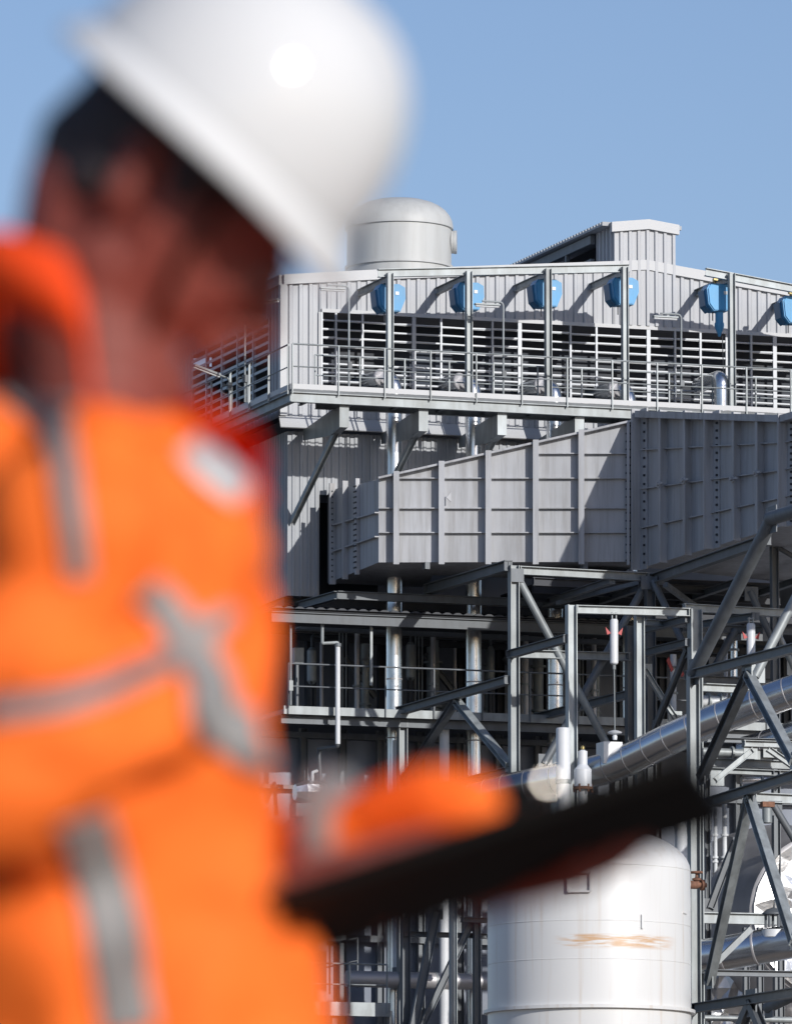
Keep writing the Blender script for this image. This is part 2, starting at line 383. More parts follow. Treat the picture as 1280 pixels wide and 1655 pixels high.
for i in range(n):                                   # corrugated tower roof, ribs across
    v0 = .0 + 7.0 * i / n; v1 = v0 + 7.0 / n * .5; v2 = v0 + 7.0 / n
    for a, b, h in ((v0, v1, .05), (v1, v2, 0)):
        m.hexa([(tl.x - .3, a, zz - .05), (tr.x + .2, a, zz - .05), (tr.x + .2, b, zz - .05), (tl.x - .3, b, zz - .05)], [(tl.x - .3, a, zz + h), (tr.x + .2, a, zz + h), (tr.x + .2, b, zz + h), (tl.x - .3, b, zz + h)])
m.build('tower_roof', 'clad_low', t0)
m = MB()
m.bar((tl.x - .1, 1.25, zz - .2), (tl.x - .1, 7, zz - .2), .12, .22); m.bar((tl.x - .1, 1.25, zz - .75), (tl.x - .1, 7, zz - .75), .1, .12)
for v in (3.1, 5.0, 6.9): m.bar((tl.x - .1, v, 30.9), (tl.x - .1, v, zz - .1), .1, .1)
m.build('tower_frame', 'galv_dark', t0)
m = MB(); m.box((tl.x + .6, 1.3, 30.6), (tl.x + .64, 7, zz - .1)); m.build('tower_shade_sheet', 'void', t0)  # near-black sheet painted as the shade inside the open tower side

# ================================================================== SILENCER DRUM on the roof
sv = 4.0; scp = pt(645, 432, sv); pxm = 66 * 178 / (178 + sv)
rad = 86 / pxm; zt = pt(645, 322, sv).z; zr = pt(640, 372, sv).z
ves = thing('steam_silencer', 'pale grey domed silencer drum with a round side nozzle on the boiler house roof', 'silencer', (scp.x, sv, roofz(scp.x)))
m = MB(); m.lathe((scp.x, sv, 0), Z3, [(rad, roofz(scp.x) - .1), (rad, zr)], 48); m.build('shell', 'cream', ves)
m = MB(); pr_ = [(rad * 1.0, zr + .01), (rad * 1.035, zr + .02), (rad * 1.035, zr + .09)]
for i in range(1, 9):
    a = math.pi / 2 * i / 8; pr_.append((rad * 1.03 * math.cos(a) ** .75 if i < 8 else .001, zr + .09 + (zt - zr - .09) * math.sin(a)))
m.lathe((scp.x, sv, 0), Z3, pr_, 48); m.build('domed_cap', 'cream', ves)
m = MB(); m.lathe((scp.x, sv, 0), Z3, [(rad + .05, pt(640, 433, sv).z - .03), (rad + .05, pt(640, 433, sv).z + .03)], 48); m.build('base_ring', 'cream', ves)
nc = pt(735, 391, sv - .5); nd = Vector((.93, -.36, 0))
m = MB(); q = nc - nd * .45; m.lathe(q, nd, [(.23, 0), (.23, .36), (.29, .36), (.29, .42), (.30, .43), (.30, .5)], 28); m.build('nozzle', 'cream', ves)

# ================================================================== UPPER WALKWAY
ZD = pt(470, 628, -3.2).z + .0
u0 = pt(470, 628, -3.2).x; VF = -3.2
walk = thing('upper_walkway', 'galvanised steel walkway with handrails round the louvred top storey', 'walkway', (u0, VF, ZD - .4))
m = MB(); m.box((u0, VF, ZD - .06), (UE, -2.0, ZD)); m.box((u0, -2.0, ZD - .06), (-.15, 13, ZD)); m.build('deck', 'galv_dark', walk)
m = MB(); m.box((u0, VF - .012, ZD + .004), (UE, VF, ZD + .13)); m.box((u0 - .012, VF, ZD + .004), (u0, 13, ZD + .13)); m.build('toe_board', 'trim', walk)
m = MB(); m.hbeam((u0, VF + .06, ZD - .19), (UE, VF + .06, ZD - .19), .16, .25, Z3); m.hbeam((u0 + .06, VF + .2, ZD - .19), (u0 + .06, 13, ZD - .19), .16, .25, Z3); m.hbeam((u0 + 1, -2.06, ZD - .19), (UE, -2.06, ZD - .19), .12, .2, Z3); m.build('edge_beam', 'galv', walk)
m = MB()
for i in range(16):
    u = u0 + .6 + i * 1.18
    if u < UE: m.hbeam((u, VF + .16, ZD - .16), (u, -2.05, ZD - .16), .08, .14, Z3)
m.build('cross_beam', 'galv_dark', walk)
def rail(parent, p, q, n, h=1.1, mats='galv', mid=(.55,), post=.05):
    p, q = Vector(p), Vector(q)
    r = MB()
    for hh in (h,) + tuple(mid): r.tube([p + Z3 * hh, q + Z3 * hh], .022 if hh == h else .017, 8)
    o = r.build('handrail', mats, parent)
    for i in range(n + 1):
        c = p + (q - p) * (i / n); b = MB(); b.bar(c - Z3 * .12, c + Z3 * h, post, .03, (q - p)); b.build('post', mats, parent)
    return o
rail(walk, (u0 + .03, VF - .03, ZD), (u0 + .03 + 1.18 * 15, VF - .03, ZD), 15)
rail(walk, (u0 - .03, VF + .1, ZD), (u0 - .03, 12.5, ZD), 10)
rail(walk, (u0 + 1.0, -2.03, ZD), (UE - .5, -2.03, ZD), 15, h=1.05)
for px, py in ((560, 645), (688, 653), (815, 660), (940, 666), (1066, 672)):     # tapered cantilever brackets with a knee brace
    c = pt(px - 5, py, -3.0); u = c.x; b = MB()
    b.slab([(u - .02, VF + .15, ZD - .32), (u - .02, VF + .15, ZD - .85), (u - .02, VF + .9, ZD - .95), (u - .02, .1, ZD - .75), (u - .02, .1, ZD - .5), (u - .02, VF + 1.2, ZD - .32)], (.04, 0, 0))
    b.box((u - .12, VF + .13, ZD - .86), (u + .12, VF + .15, ZD - .32))
    b.hexa([(u - .1, VF + .15, ZD - .86), (u + .1, VF + .15, ZD - .86), (u + .1, VF + .9, ZD - .96), (u - .1, VF + .9, ZD - .96)], [(u - .1, VF + .15, ZD - .84), (u + .1, VF + .15, ZD - .84), (u + .1, VF + .9, ZD - .94), (u - .1, VF + .9, ZD - .94)])
    br = b.build('bracket', 'galv', walk)
    k = MB(); k.hbeam((u, VF + .75, ZD - .9), (u - .3, .45, ZD - 3.0), .13, .13, X3); k.build('knee_brace', 'galv', br)

# ================================================================== HOIST GANTRIES
GV = -2.25
def gantry(label, bx, cols):
    a, b = pt(bx[0], bx[1], GV), pt(bx[2], bx[3], GV)
    t = thing('hoist_gantry', label, 'hoist gantry', (a.x, GV, ZD))
    k = MB(); k.hbeam(a - Z3 * .11, b - Z3 * .11, .14, .2, Z3); k.build('top_beam', 'galv', t)
    for x, y in cols:
        c = pt(x, y, GV - .12)
        k = MB(); k.hbeam((c.x, GV - .12, ZD), (c.x, GV - .12, c.z), .17, .15, X3); k.box((c.x - .14, GV - .24, ZD + .002), (c.x + .14, GV, ZD + .02)); col = k.build('column', 'galv', t)
        k = MB(); k.hbeam((c.x, GV - .04, c.z - .13), (c.x, .0, c.z - .13), .13, .17, Z3); k.build('arm', 'galv', t)
    return t
gantry('long left hoist gantry with four columns and rising top beam against the cladding', (611, 434, 1017, 426), [(630, 441), (757.5, 438), (885.5, 434), (1009.5, 431)])
gantry('second hoist gantry right of the roof tower, its top beam falling to the right', (1140, 432, 1420, 485), [(1182, 441), (1308, 464), (1412, 484)])

# ------------------------------------------------------------------ blue hoists
HV = -1.75
def hoist(cx, top, label):
    c = pt(cx, top, HV); s = 1 / 66.0
    t = thing('chain_hoist', label, 'hoist', (c.x, HV, c.z - .68), 'blue hoists hung under the gantries')
    front = [(-17, 0), (14, -1), (24, 4), (25, 22), (16, 44), (-10, 45), (-19, 34), (-22, 8)]
    k = MB(); k.slab([(c.x + x * s, HV - .24, c.z - y * s) for x, y in front], (0, .42, 0))
    k.slab([(c.x + x * s * .9, HV - .27, c.z - .02 - y * s * .94) for x, y in front], (0, .03, 0))
    body = k.build('housing', 'blue', t, smooth=0)
    k = MB(); k.slab([(c.x + x * s - .04, HV - .1, c.z - .02 - y * s) for x, y in [(-22, 8), (-19, 34), (-10, 44), (-10, 2)]], (0, .38, 0)); k.build('shaded_side', 'blue_dark', t, smooth=0)  # left side face, its shade painted as a darker blue
    k = MB(); k.box((c.x + .10, HV - .285, c.z - .26), (c.x + .19, HV - .27, c.z - .18)); k.build('rating_plate', 'white', body)
    k = MB(); k.tube([(c.x - .02, HV, c.z), (c.x - .02, HV, c.z + .14)], .035, 8); k.box((c.x - .07, HV - .06, c.z + .10), (c.x + .03, HV + .06, c.z + .18)); k.build('trolley', 'brass', t)
    k = MB()
    for d, l in ((-.10, .24), (.11, .3)): k.tube([(c.x + d, HV - .02, c.z - .66), (c.x + d, HV - .02, c.z - .66 - l)], .014, 6)
    k.build('chain', 'steel_black', t)
    k = MB(); k.lathe((c.x + .11, HV - .02, c.z - 1.02), Z3, [(.02, 0), (.04, .03), (.04, .08), (.015, .12)], 10); k.build('hook', 'steel_black', t)
    return t
hoist(627, 461.5, 'blue chain hoist on the first gantry column, nearest the building corner')
hoist(754, 459, 'blue chain hoist on the second gantry column, left of the jetty lamp')
hoist(880, 454, 'blue chain hoist on the third column of the long gantry')
hoist(1004, 451, 'blue chain hoist directly left of the raised roof tower')
h5 = hoist(1157, 461, 'blue hoist with a long lowered blue tail, right of the roof tower')
hoist(1279, 481, 'blue hoist cut by the right edge of the picture')
c = pt(1160, 505, HV); k = MB()
k.lathe((c.x, HV - .1, c.z - .62), Z3, [(.03, 0), (.06, .10), (.11, .22), (.12, .26), (.12, .34), (.10, .36), (.10, .62)], 16); k.build('tail_guide', 'blue', h5)
k = MB(); k.tube([(c.x + .08, HV - .1, c.z - .6), (c.x + .1, HV - .1, c.z - 1.5)], .012, 6); k.build('control_cable', 'steel_black', h5)

# ================================================================== STEAM PIPES with bright jackets
def riser(px, label, elb, top=None, grp='bright jacketed steam risers'):
    c = pt(px, 760, -.95); r = .20
    t = thing('steam_riser', label, 'steam pipe', (c.x, -.95, 0))
    path = [(c.x, -.95, 0)] + [(c.x, -.95, z) for z in (12, 16, 20, 24, 26)]
    if elb:
        zt_ = ZD + .78
        path = [(c.x, -.95, 0), (c.x, -.95, 14), (c.x, -.95, 20)] + elbow((c.x, -.95, 25), (c.x, -.95, zt_), (c.x - .55, .3, zt_ + .02), .42, 9)
    k = MB(); k.tube(path, r, 24); k.build('jacket', 'silver', t)
    for i in range(10):
        z = 11.5 + i * 1.45; k = MB(); k.lathe((c.x, -.95, z), Z3, [(r + .001, 0), (r + .008, .005), (r + .008, .03), (r + .001, .035)], 24); k.build('seam_band', 'silver_dull', t)
    if elb:
        k = MB(); k.lathe((c.x - .3, -.62, zt_ + .01), Vector((-.4, .92, 0)), [(r + .005, -.12), (r + .02, -.10), (r + .02, -.06), (r + .005, -.04)], 24); k.build('elbow_band', 'silver_dull', t)
    return t
riser(637, 'bright steam riser nearest the building corner, behind the left hoist', True)
riser(765, 'bright steam riser behind the second hoist column', True)
riser(896, 'bright steam riser behind the third hoist column', True)
riser(1016, 'bright steam riser behind the hoist left of the roof tower', True)
k = MB(); c = pt(1166, 640, -2.2); k.tube(elbow((c.x, -2.2, ZD), (c.x, -2.2, ZD + 1.0), (c.x + .1, -.4, ZD + 1.05), .3), .19, 20)
tag(k.build('vent_pipe', 'silver'), 'short bright vent pipe behind the rail, right of the tower lamp', 'pipe')

# ================================================================== LAMPS on the walkway
def lamp(px, foot, head, label, v=-3.1, twin=False, side=-1):
    a, b = pt(px, foot, v), pt(px, head, v)
    t = thing('walkway_lamp', label, 'lamp', a, 'lamp posts on the upper walkway')
    k = MB(); k.tube(elbow(a, b, b + X3 * side * .55 + Y3 * .0, .12), .024, 10); k.build('pole', 'galv', t)
    k = MB(); e = b + X3 * side * .32 - Z3 * .1
    k.slab([e + Vector((-.42, -.07, 0)), e + Vector((.22, -.07, 0)), e + Vector((.22, .07, 0)), e + Vector((-.42, .07, 0))], (0, 0, .035)); hd = k.build('lamp_head', 'galv', t)
    k = MB(); k.tube([e + Vector((-.4, 0, -.02)), e + Vector((.2, 0, -.02))], .035, 10); k.build('tube_cover', 'pipe_white', hd)
    k = MB(); k.box((a.x - .05, v - .10, a.z + .45), (a.x + .05, v - .03, a.z + .62)); k.build('junction_box', 'galv_dark', t)
    return t
lamp(564, 626, 462, 'lamp post left of the first hoist column, half lost behind the helmet')
lamp(813.5, 640, 488, 'lamp post between the second and third hoists')
lamp(1101, 655, 508, 'lamp post under the tower, its head facing left')
def side_lamp(px, foot, head, dirv, label):
    a = ptu(px, foot, u0 - .05); b = ptu(px, head, u0 - .05)
    t = thing('tube_lamp', label, 'lamp', a)
    k = MB(); k.tube(elbow(a, b, b + dirv * .35, .12), .024, 10); k.tube([a + X3 * .06, a + X3 * .06 + Z3 * .6], .02, 8); k.build('pole', 'galv', t)
    e = b + dirv * .3; k = MB(); k.bar(e, e + dirv * .75, .15, .05); hd = k.build('lamp_head', 'galv', t)
    k = MB(); k.tube([e - Z3 * .045, e + dirv * .75 - Z3 * .045], .03, 8); k.build('tube_cover', 'white', hd)
    k = MB(); k.box(a + Vector((-.06, -.06, .5)), a + Vector((.06, .06, .68))); k.tube(arc(a + Vector((-.1, 0, .5)), X3, Z3, .12, 1.2, 5.0, 8), .012, 6); k.build('junction_box', 'galv_dark', t)
side_lamp(371, 662, 612, Vector((-.95, -.2, .25)), 'tube lamp tilted out over the side walkway rail')
side_lamp(396, 650, 492, Vector((.6, -.7, .05)), 'tall tube lamp post on the side walkway beside the corner')

# ================================================================== LOWER STOREYS of the plant
low = thing('lower_boiler_house', 'grey ribbed lower boiler house with open dark machinery floor under a canopy', 'building', (.3, .5, 0))
LU = pt(465, 700, .2).x
zt1 = ZB - .35; zp = pt(519, 965, .2).z; zo = pt(530, 800, .2).z
uo0, uo1 = pt(516, 860, .2).x, pt(640, 860, .2).x
m = MB()
corr_strip(m, X3, (LU, .2), lambda d: zp, lambda d: zt1, uo0 - LU, .2, .03, -Y3)
corr_strip(m, X3, (uo0, .2), lambda d: zo, lambda d: zt1, uo1 - uo0, .2, .03, -Y3)
zq_ = pt(700, 885, .2).z
corr_strip(m, X3, (uo1, .2), lambda d: zq_, lambda d: zt1, UE - uo1, .2, .03, -Y3)
corr_strip(m, Y3, (LU, .2), lambda d: zp, lambda d: zt1, 13, .2, .03, -X3)
m.build('cladding', 'clad_low', low)
m = MB(); m.box((LU + .05, .62, zp - .2), (UE, 14, zp)); m.build('floor_slab', 'steel_black', low)
m = MB(); m.box((uo0, 1.6, zp), (uo1, 1.65, zo)); m.build('recess_shade_sheet', 'void', low)  # near-black sheet painted as the shade inside the opening
ZF = pt(500, 1147, -2).z
m = MB(); m.box((LU - .8, -2.0, ZF - .12), (UE, 7, ZF)); m.build('machinery_floor', 'galv_dark', low)
m = MB(); m.box((LU - .8, -2.03, ZF - .13), (UE, -2.0, ZF + .07)); m.build('floor_edge', 'galv', low)
m = MB(); m.hbeam((LU - .8, -1.8, ZF - .24), (UE, -1.8, ZF - .24), .12, .2, Z3); m.build('floor_edge_beam', 'galv_dark', low)
rail(low, (LU - .7, -2.05, ZF), (LU + 13, -2.05, ZF), 11, mats='galv_dark')
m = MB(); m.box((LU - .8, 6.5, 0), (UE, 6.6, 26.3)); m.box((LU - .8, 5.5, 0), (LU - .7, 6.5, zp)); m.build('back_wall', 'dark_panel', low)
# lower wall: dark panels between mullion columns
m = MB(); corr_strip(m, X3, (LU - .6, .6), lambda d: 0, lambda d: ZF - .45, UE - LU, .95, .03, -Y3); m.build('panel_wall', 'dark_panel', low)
for x in (493, 556, 617, 682, 745, 808, 872, 936, 1000, 1064, 1130, 1195):
    c = pt(x, 1200, .3); k = MB(); k.hbeam((c.x, .42, 0), (c.x, .42, ZF - .2), .18, .18, X3); k.build('wall_column', 'galv_dark', low)
m = MB()
for y, hh in ((1190, .14), (1275, .1), (1517, .16)):
    z = pt(560, y, .3).z; m.bar((LU - .6, .38, z), (UE, .38, z), .1, hh)
m.build('wall_rail', 'galv_dark', low)
# inside columns and braces of the machinery floor
for x in (500, 555, 617, 681, 745, 808, 875, 940, 1005, 1070, 1140, 1210, 1270):
    c = pt(x, 1070, 4.2); k = MB(); k.hbeam((c.x, 4.2, ZF), (c.x, 4.2, zp - .2), .2, .2, X3); k.build('inner_column', 'steel_black', low)  # near-black colour carries the interior shade on these columns
for a, b in (((558, 1062), (607, 1127)), ((686, 1058), (735, 1120)), ((815, 1062), (862, 1125))):
    k = MB(); k.hbeam(pt(*a, 3.4), pt(*b, 3.4), .14, .14, Z3); k.build('inner_brace', 'galv_dark', low)
m = MB()
for y in (1003, 1018, 1030): m.bar(pt(470, y, 2.0 + (y - 1003) * .05), pt(1240, y + 36, 2.0 + (y - 1003) * .05), .12, .16)
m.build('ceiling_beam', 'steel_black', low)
# canopy
can = thing('canopy', 'grey corrugated canopy roof with deep steel edge beam below the flue duct', 'canopy', (LU - 1, -2.5, pt(500, 985, -2.5).z))
ca, cb = pt(440, 983, -2.5), pt(1250, 1010, -2.5); zc = ca.z
m = MB(); d = 0
while d < cb.x - ca.x:
    a = ca.x + d; m.hexa([(a, -2.6, zc), (a + .09, -2.6, zc + .05), (a + .18, -2.6, zc + .05), (a + .27, -2.6, zc)], [(a, .5, zc + .05), (a + .09, .5, zc + .1), (a + .18, .5, zc + .1), (a + .27, .5, zc + .05)])
    d += .27
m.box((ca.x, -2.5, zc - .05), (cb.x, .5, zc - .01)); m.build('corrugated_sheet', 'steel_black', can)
m = MB(); m.hbeam((ca.x, -2.45, zc - .2), (cb.x, -2.45, zc - .2), .14, .26, Z3); m.build('edge_beam', 'galv_dark', can)
p1 = pt(545, 962, -2); k = MB(); k.hbeam(p1, (cb.x, -2, p1.z), .16, .2, Z3); k.hbeam((p1.x, -2, p1.z), (p1.x - .2, .4, p1.z), .16, .2, Z3); k.build('upper_beam', 'galv_dark', can)
# machinery on the floor
def drum(x0, x1, y0, y1, v, label, mm='pipe_white'):
    a = pt((x0 + x1) / 2, y1, v); b = pt((x0 + x1) / 2, y0, v); r = (x1 - x0) / 2 / 66
    t = thing('process_drum', label, 'drum', (a.x, v, ZF))
    k = MB(); k.lathe((a.x, v, 0), Z3, [(r * .5, a.z - .08), (r, a.z), (r, b.z), (r * .5, b.z + .08)], 20); k.build('shell', mm, t)
    k = MB()
    for q in range(3): k.bar((a.x + r * .7 * math.cos(q * 2.1), v + r * .7 * math.sin(q * 2.1), ZF), (a.x + r * .7 * math.cos(q * 2.1), v + r * .7 * math.sin(q * 2.1), a.z), .05, .05)
    k.build('leg', 'steel_black', t)
    k = MB(); k.tube(elbow((a.x, v, b.z), (a.x, v, b.z + .4), (a.x + .5, v + .4, b.z + .4), .12), .035, 8); k.build('pipe_stub', 'galv_dark', t)
drum(496, 512, 1052, 1101, 2.6, 'small pale drum beside the wall box on the machinery floor', 'galv')
drum(656, 671, 1043, 1095, 2.6, 'small pale drum just right of the first bright riser', 'galv')
drum(787, 799, 1050, 1098, 2.6, 'small pale drum right of the second bright riser', 'galv')
k = MB(); a = pt(474, 1073, -.5); b = pt(489, 1048, -.5); k.box((a.x, -.6, a.z), (b.x, -.4, b.z)); kb = k
t = thing('control_box', 'pale control box fixed behind the machinery floor rail', 'control box', (a.x, -.5, ZF)); kb.build('cabinet', 'galv', t); k = MB(); k.bar((a.x + .1, -.5, ZF), (a.x + .1, -.5, a.z), .06, .06); k.build('stand', 'galv_dark', t)
for i, (x, y0, y1, lab) in enumerate(((577, 1045, 1143, 'slim bright vertical pipe behind the machinery floor rail'), (850, 1040, 1140, 'slim bright vertical pipe left of the third bright riser'), (700, 1045, 1140, 'slim bright vertical pipe near the second floor drum'), (960, 1050, 1150, 'slim bright vertical pipe behind the hanger rod'))):
    a, b = pt(x, y1, 2.4), pt(x, y0, 2.4); k = MB(); t = thing('vertical_pipe', lab, 'pipe', (a.x, 2.4, ZF))
    k.tube([(a.x, 2.4, ZF), (a.x, 2.4, b.z + .5)], .07, 12); k.build('pipe', 'silver_dull', t)
    k = MB(); k.lathe((a.x, 2.4, a.z + .5), Z3, [(.07, 0), (.12, 0), (.12, .05), (.07, .05)], 14); k.build('flange', 'galv', t)
    k = MB()
    for j in range(3): k.tube([(a.x - .22 - .09 * j, 2.6, ZF), (a.x - .22 - .09 * j, 2.6, b.z + .4)], .02, 8)
    k.build('tracing_line', 'galv', t)
# white drain pipe in front of the floor
a, b = pt(546, 1203, -2.3), pt(546, 1042, -2.3); c1 = pt(515, 1211, -1.2); e = pt(518, 1262, -1.2)
t = thing('drain_pipe', 'pale drain pipe dropping past the machinery floor with a cranked foot', 'pipe', (a.x, -2.3, e.z))
k = MB(); k.tube([a, b], .062, 14); k.build('pipe', 'pipe_white', t)
k = MB(); k.tube(elbow(a + Z3 * .1, a - Z3 * .06, c1, .07) + elbow(c1 + X3 * .02, c1 - Z3 * .05, e, .03)[1:], .05, 12); k.build('crank', 'galv_dark', t)
k = MB(); k.tube(elbow(b, b + Z3 * .05, pt(521, 1040, -2.3), .03)[:-1] + elbow(pt(522, 1040, -2.3), pt(521, 1040, -2.3), pt(521, 1005, -2.3), .03)[1:], .04, 10); k.build('upper_crank', 'galv', t)
k = MB(); k.lathe((a.x, -2.3, b.z - .05), Z3, [(.062, 0), (.085, .0), (.085, .08), (.062, .08)], 14); k.build('collar', 'galv_dark', t)
a, b = pt(600, 1108, -2.2), pt(600, 1005, -2.2); k = MB(); k.bar(a, b, .06, .05); tag(k.build('hanging_strut', 'galv'), 'galvanised strut hanging from the canopy above the floor rail', 'strut')
a, b = pt(470, 1140, -2.2), pt(470, 1010, -2.2); k = MB(); k.tube([a, b], .03, 8); k.box(a + Vector((-.05, -.03, .35)), a + Vector((.05, .03, .6)))
tag(k.build('rail_lamp_pole', 'galv'), 'thin lamp pole on the floor rail, beside the orange jacket', 'lamp pole')
a, b = pt(718, 1265, -1.5), pt(718, 1170, -1.5)
t = thing('standpipe', 'thick pale standpipe beneath the floor, right of the K-braced column', 'pipe', (a.x, -1.5, 0)); k = MB(); k.tube([(a.x, -1.5, 0), b], .125, 18); k.build('pipe', 'pipe_white', t)
k = MB(); k.lathe(b, Z3, [(.125, -.1), (.17, -.1), (.17, 0), (.05, .04)], 18); k.build('cap_flange', 'galv', t)

# ================================================================== FLUE DUCT
duct = thing('flue_duct', 'big pale grey ribbed flue duct bending out from the boiler house', 'duct', (1.3, -3.5, 22.7))
def face_grid(mb_panel, P, Q):                       # closed box section from two end rectangles (front bottom, front top, back top, back bottom)
    mb_panel.hexa(P, Q)
V1 = -3.5
# centre lines in plan: wall mouth -> corner -> front run -> bend -> oblique run
c0b = pt(612, 909, V1); c0t = pt(612, 775, V1)
du = 5.85; vE = V1 - .37 * du
def vfront(px): return V1 + (vE - V1) * (px - 612) / (1033 - 612)
e_b = pt(1033, 908, vE); e_t = pt(1033, 680, vE)
def vright(px): return vE - 8.0 * (px - 1033) / (1275 - 1033)
# 1: mouth section, its visible face runs back to the wall
mth = MB()
L0 = ptu(535, 865, c0b.x - .02)
um = c0b.x
zb_w = pt(535, 940, .1).z; zt_w = pt(535, 790, .1).z
mth.hexa([(um, .45, zb_w), (um + 2.6, .45, zb_w), (um + 2.6, .45, zt_w), (um, .45, zt_w)], [(um, V1, c0b.z), (um + 1.6, V1 + .35, c0b.z), (um + 1.6, V1 + .35, c0t.z), (um, V1, c0t.z)])
ms = mth.build('mouth_section', 'duct', duct, smooth=0)
def lerp(a, b, t): return Vector(a) + (Vector(b) - Vector(a)) * t
def mp(t, h):                                       # point on the left mouth face, t 0 at wall
    b = lerp((um, .45, zb_w), (um, V1, c0b.z), t); tt_ = lerp((um, .45, zt_w), (um, V1, c0t.z), t); return lerp(b, tt_, h)
for t, wd, dep, nm in ((.16, .07, .16, 'flange'), (.40, .05, .14, 'stiffener'), (.62, .09, .10, 'flange')):
    k = MB(); k.bar(mp(t, -.05) - X3 * dep / 2, mp(t, 1.06) - X3 * dep / 2, dep, wd, Y3); f_ = k.build(nm, 'duct', duct)
    if nm == 'flange':
        k = MB()
        for i in range(16): k.bar(mp(t, .03 + .94 * i / 15) + Vector((-.1, -wd / 2 - .02, 0)), mp(t, .03 + .94 * i / 15) + Vector((-.1, wd / 2 + .05, 0)), .035, .035)
        k.build('bolt', 'steel_black', f_)
k = MB()
for h in (.31, .60): k.bar(mp(.1, h) - X3 * .05, mp(1.0, h) - X3 * .05, .1, .03)
k.build('rib', 'duct', duct)
# 2: front run, top rising to the right
fr = MB(); bk = 2.0
fr.hexa([c0b, c0b + Vector((.4, bk, 0)), c0t + Vector((.4, bk, 0)), c0t], [e_b, e_b + Vector((.7, 3.9, 0)), e_t + Vector((.7, 3.9, 0)), e_t])
fr.build('front_section', 'duct', duct, smooth=0)
nrm = (e_b - c0b).cross(Z3).normalized()             # outward
if nrm.y > 0: nrm = -nrm
def fp(px, py): return pt(px, py, vfront(px))
def topy(px): return 775 + (680 - 775) * (px - 612) / (1033 - 612)
for px in (641, 714, 789.5, 866, 939.5):
    k = MB(); a, b = fp(px, 914), fp(px, topy(px) - 5); k.bar(a + nrm * .12, b + nrm * .12, .05, .24, nrm); k.bar(a + nrm * .24, b + nrm * .24, .14, .02, nrm); k.build('stiffener', 'duct', duct)
for y, x0 in ((773.5, 643), (822, 612), (861.5, 612), (733.5, 868)):
    k = MB(); a, b = fp(x0, y), fp(1016, y); k.bar(a + nrm * .055, b + nrm * .055, .11, .025, Z3); k.build('rib', 'duct', duct)
k = MB(); a, b = c0t, e_t; k.bar(a + nrm * .05 + Z3 * .02, b + nrm * .05 + Z3 * .02, .28, .05, Z3); k.build('top_edge', 'duct', duct)
for px in (690, 815, 945): a = fp(px, 912); k = MB(); k.box(a + Vector((-.06, -.05, -.12)), a + Vector((.06, .2, .05))); k.build('foot', 'galv_dark', duct)
k = MB(); a, b = fp(1015, 914), fp(1015, topy(1015) - 2); k.bar(a + nrm * .08, b + nrm * .08, .07, .2, nrm); f_ = k.build('flange', 'duct', duct)
k = MB()
for i in range(18):
    p = lerp(a, b, .03 + .94 * i / 17) + nrm * .12; k.bar(p - X3 * .06, p + X3 * .06, .04, .04)
k.build('bolt', 'steel_black', f_)
# 3: oblique run toward the viewer
def rp(px, py): return pt(px, py, vright(px))
def rtop(px): return 664 + 7 * (px - 1046) / 230.0
def rbot(px): return 917 - 34 * (px - 1040) / 115.0 if px < 1155 else 883 - 36 * (px - 1155) / 120.0
A = [rp(1040, rbot(1040)), rp(1040, rtop(1040))]; Bq = [rp(1155, rbot(1155)), rp(1155, rtop(1155))]; Cq = [rp(1275, rbot(1275)), rp(1275, rtop(1275))]
wv = Vector((4.2, 1.6, 0))
dirv = (Cq[0] - A[0]); dirv.z = 0
Dq = [Cq[0] + dirv * .9 + Z3 * .3, Cq[1] + dirv * .9]
for P, Q, nm in ((A, Bq, 'oblique_section'), (Bq, Cq, 'oblique_section'), (Cq, Dq, 'oblique_section')):
    k = MB(); k.hexa([P[0], P[0] + wv, P[1] + wv, P[1]], [Q[0], Q[0] + wv, Q[1] + wv, Q[1]]); k.build(nm, 'duct', duct, smooth=0)
n2 = dirv.cross(Z3).normalized()
if n2.x > 0: n2 = -n2
for px, wd, nm in ((1037, .1, 'flange'), (1078, .06, 'stiffener'), (1118, .06, 'stiffener'), (1154, .1, 'flange'), (1197, .06, 'stiffener'), (1235, .06, 'stiffener'), (1274, .1, 'flange')):
    a, b = rp(px, rbot(px) + 4), rp(px, rtop(px) - 2); k = MB()
    dep = .26 if nm == 'flange' else .2
    k.bar(a + n2 * dep / 2, b + n2 * dep / 2, .03, dep, n2); 
    t_ = dirv.normalized()
    k.bar(a + n2 * dep + t_ * .0, b + n2 * dep, .12 if nm == 'stiffener' else .05, .03, n2)
    if nm == 'flange': k.bar(a + n2 * .02 + t_ * .18, b + n2 * .02 + t_ * .18, .36, .04, n2)
    f_ = k.build(nm, 'duct', duct)
    if nm == 'flange':
        k = MB()
        for i in range(18):
            p = lerp(a, b, .04 + .92 * i / 17) + n2 * .04 + t_ * .26; k.bar(p, p + n2 * .04, .05, .05)
        k.build('bolt', 'steel_black', f_)
for P, Q in ((A, Bq), (Bq, Cq), (Cq, Dq)):
    for h in (.25, .5, .75):
        k = MB(); a, b = lerp(P[0], P[1], h), lerp(Q[0], Q[1], h); k.bar(a + n2 * .05, b + n2 * .05, .10, .025, Z3); k.build('rib', 'duct', duct)
for a, b in ((A[1], Cq[1]), (Cq[1], Dq[1])): k = MB(); k.bar(a + n2 * .12 - Z3 * .09, b + n2 * .12 - Z3 * .09, .24, .16, Z3); k.build('top_channel', 'duct', duct)
for px, py in ((1078, 783), (1118, 777), (1197, 775), (1235, 765)):
    p = rp(px, py) + n2 * .22; k = MB(); k.lathe(p - n2 * .02, n2, [(.1, 0), (.1, .04), (.05, .04), (.05, .09)], 14); k.bar(p, p + dirv.normalized() * .25, .05, .05); k.build('lug', 'duct', duct)
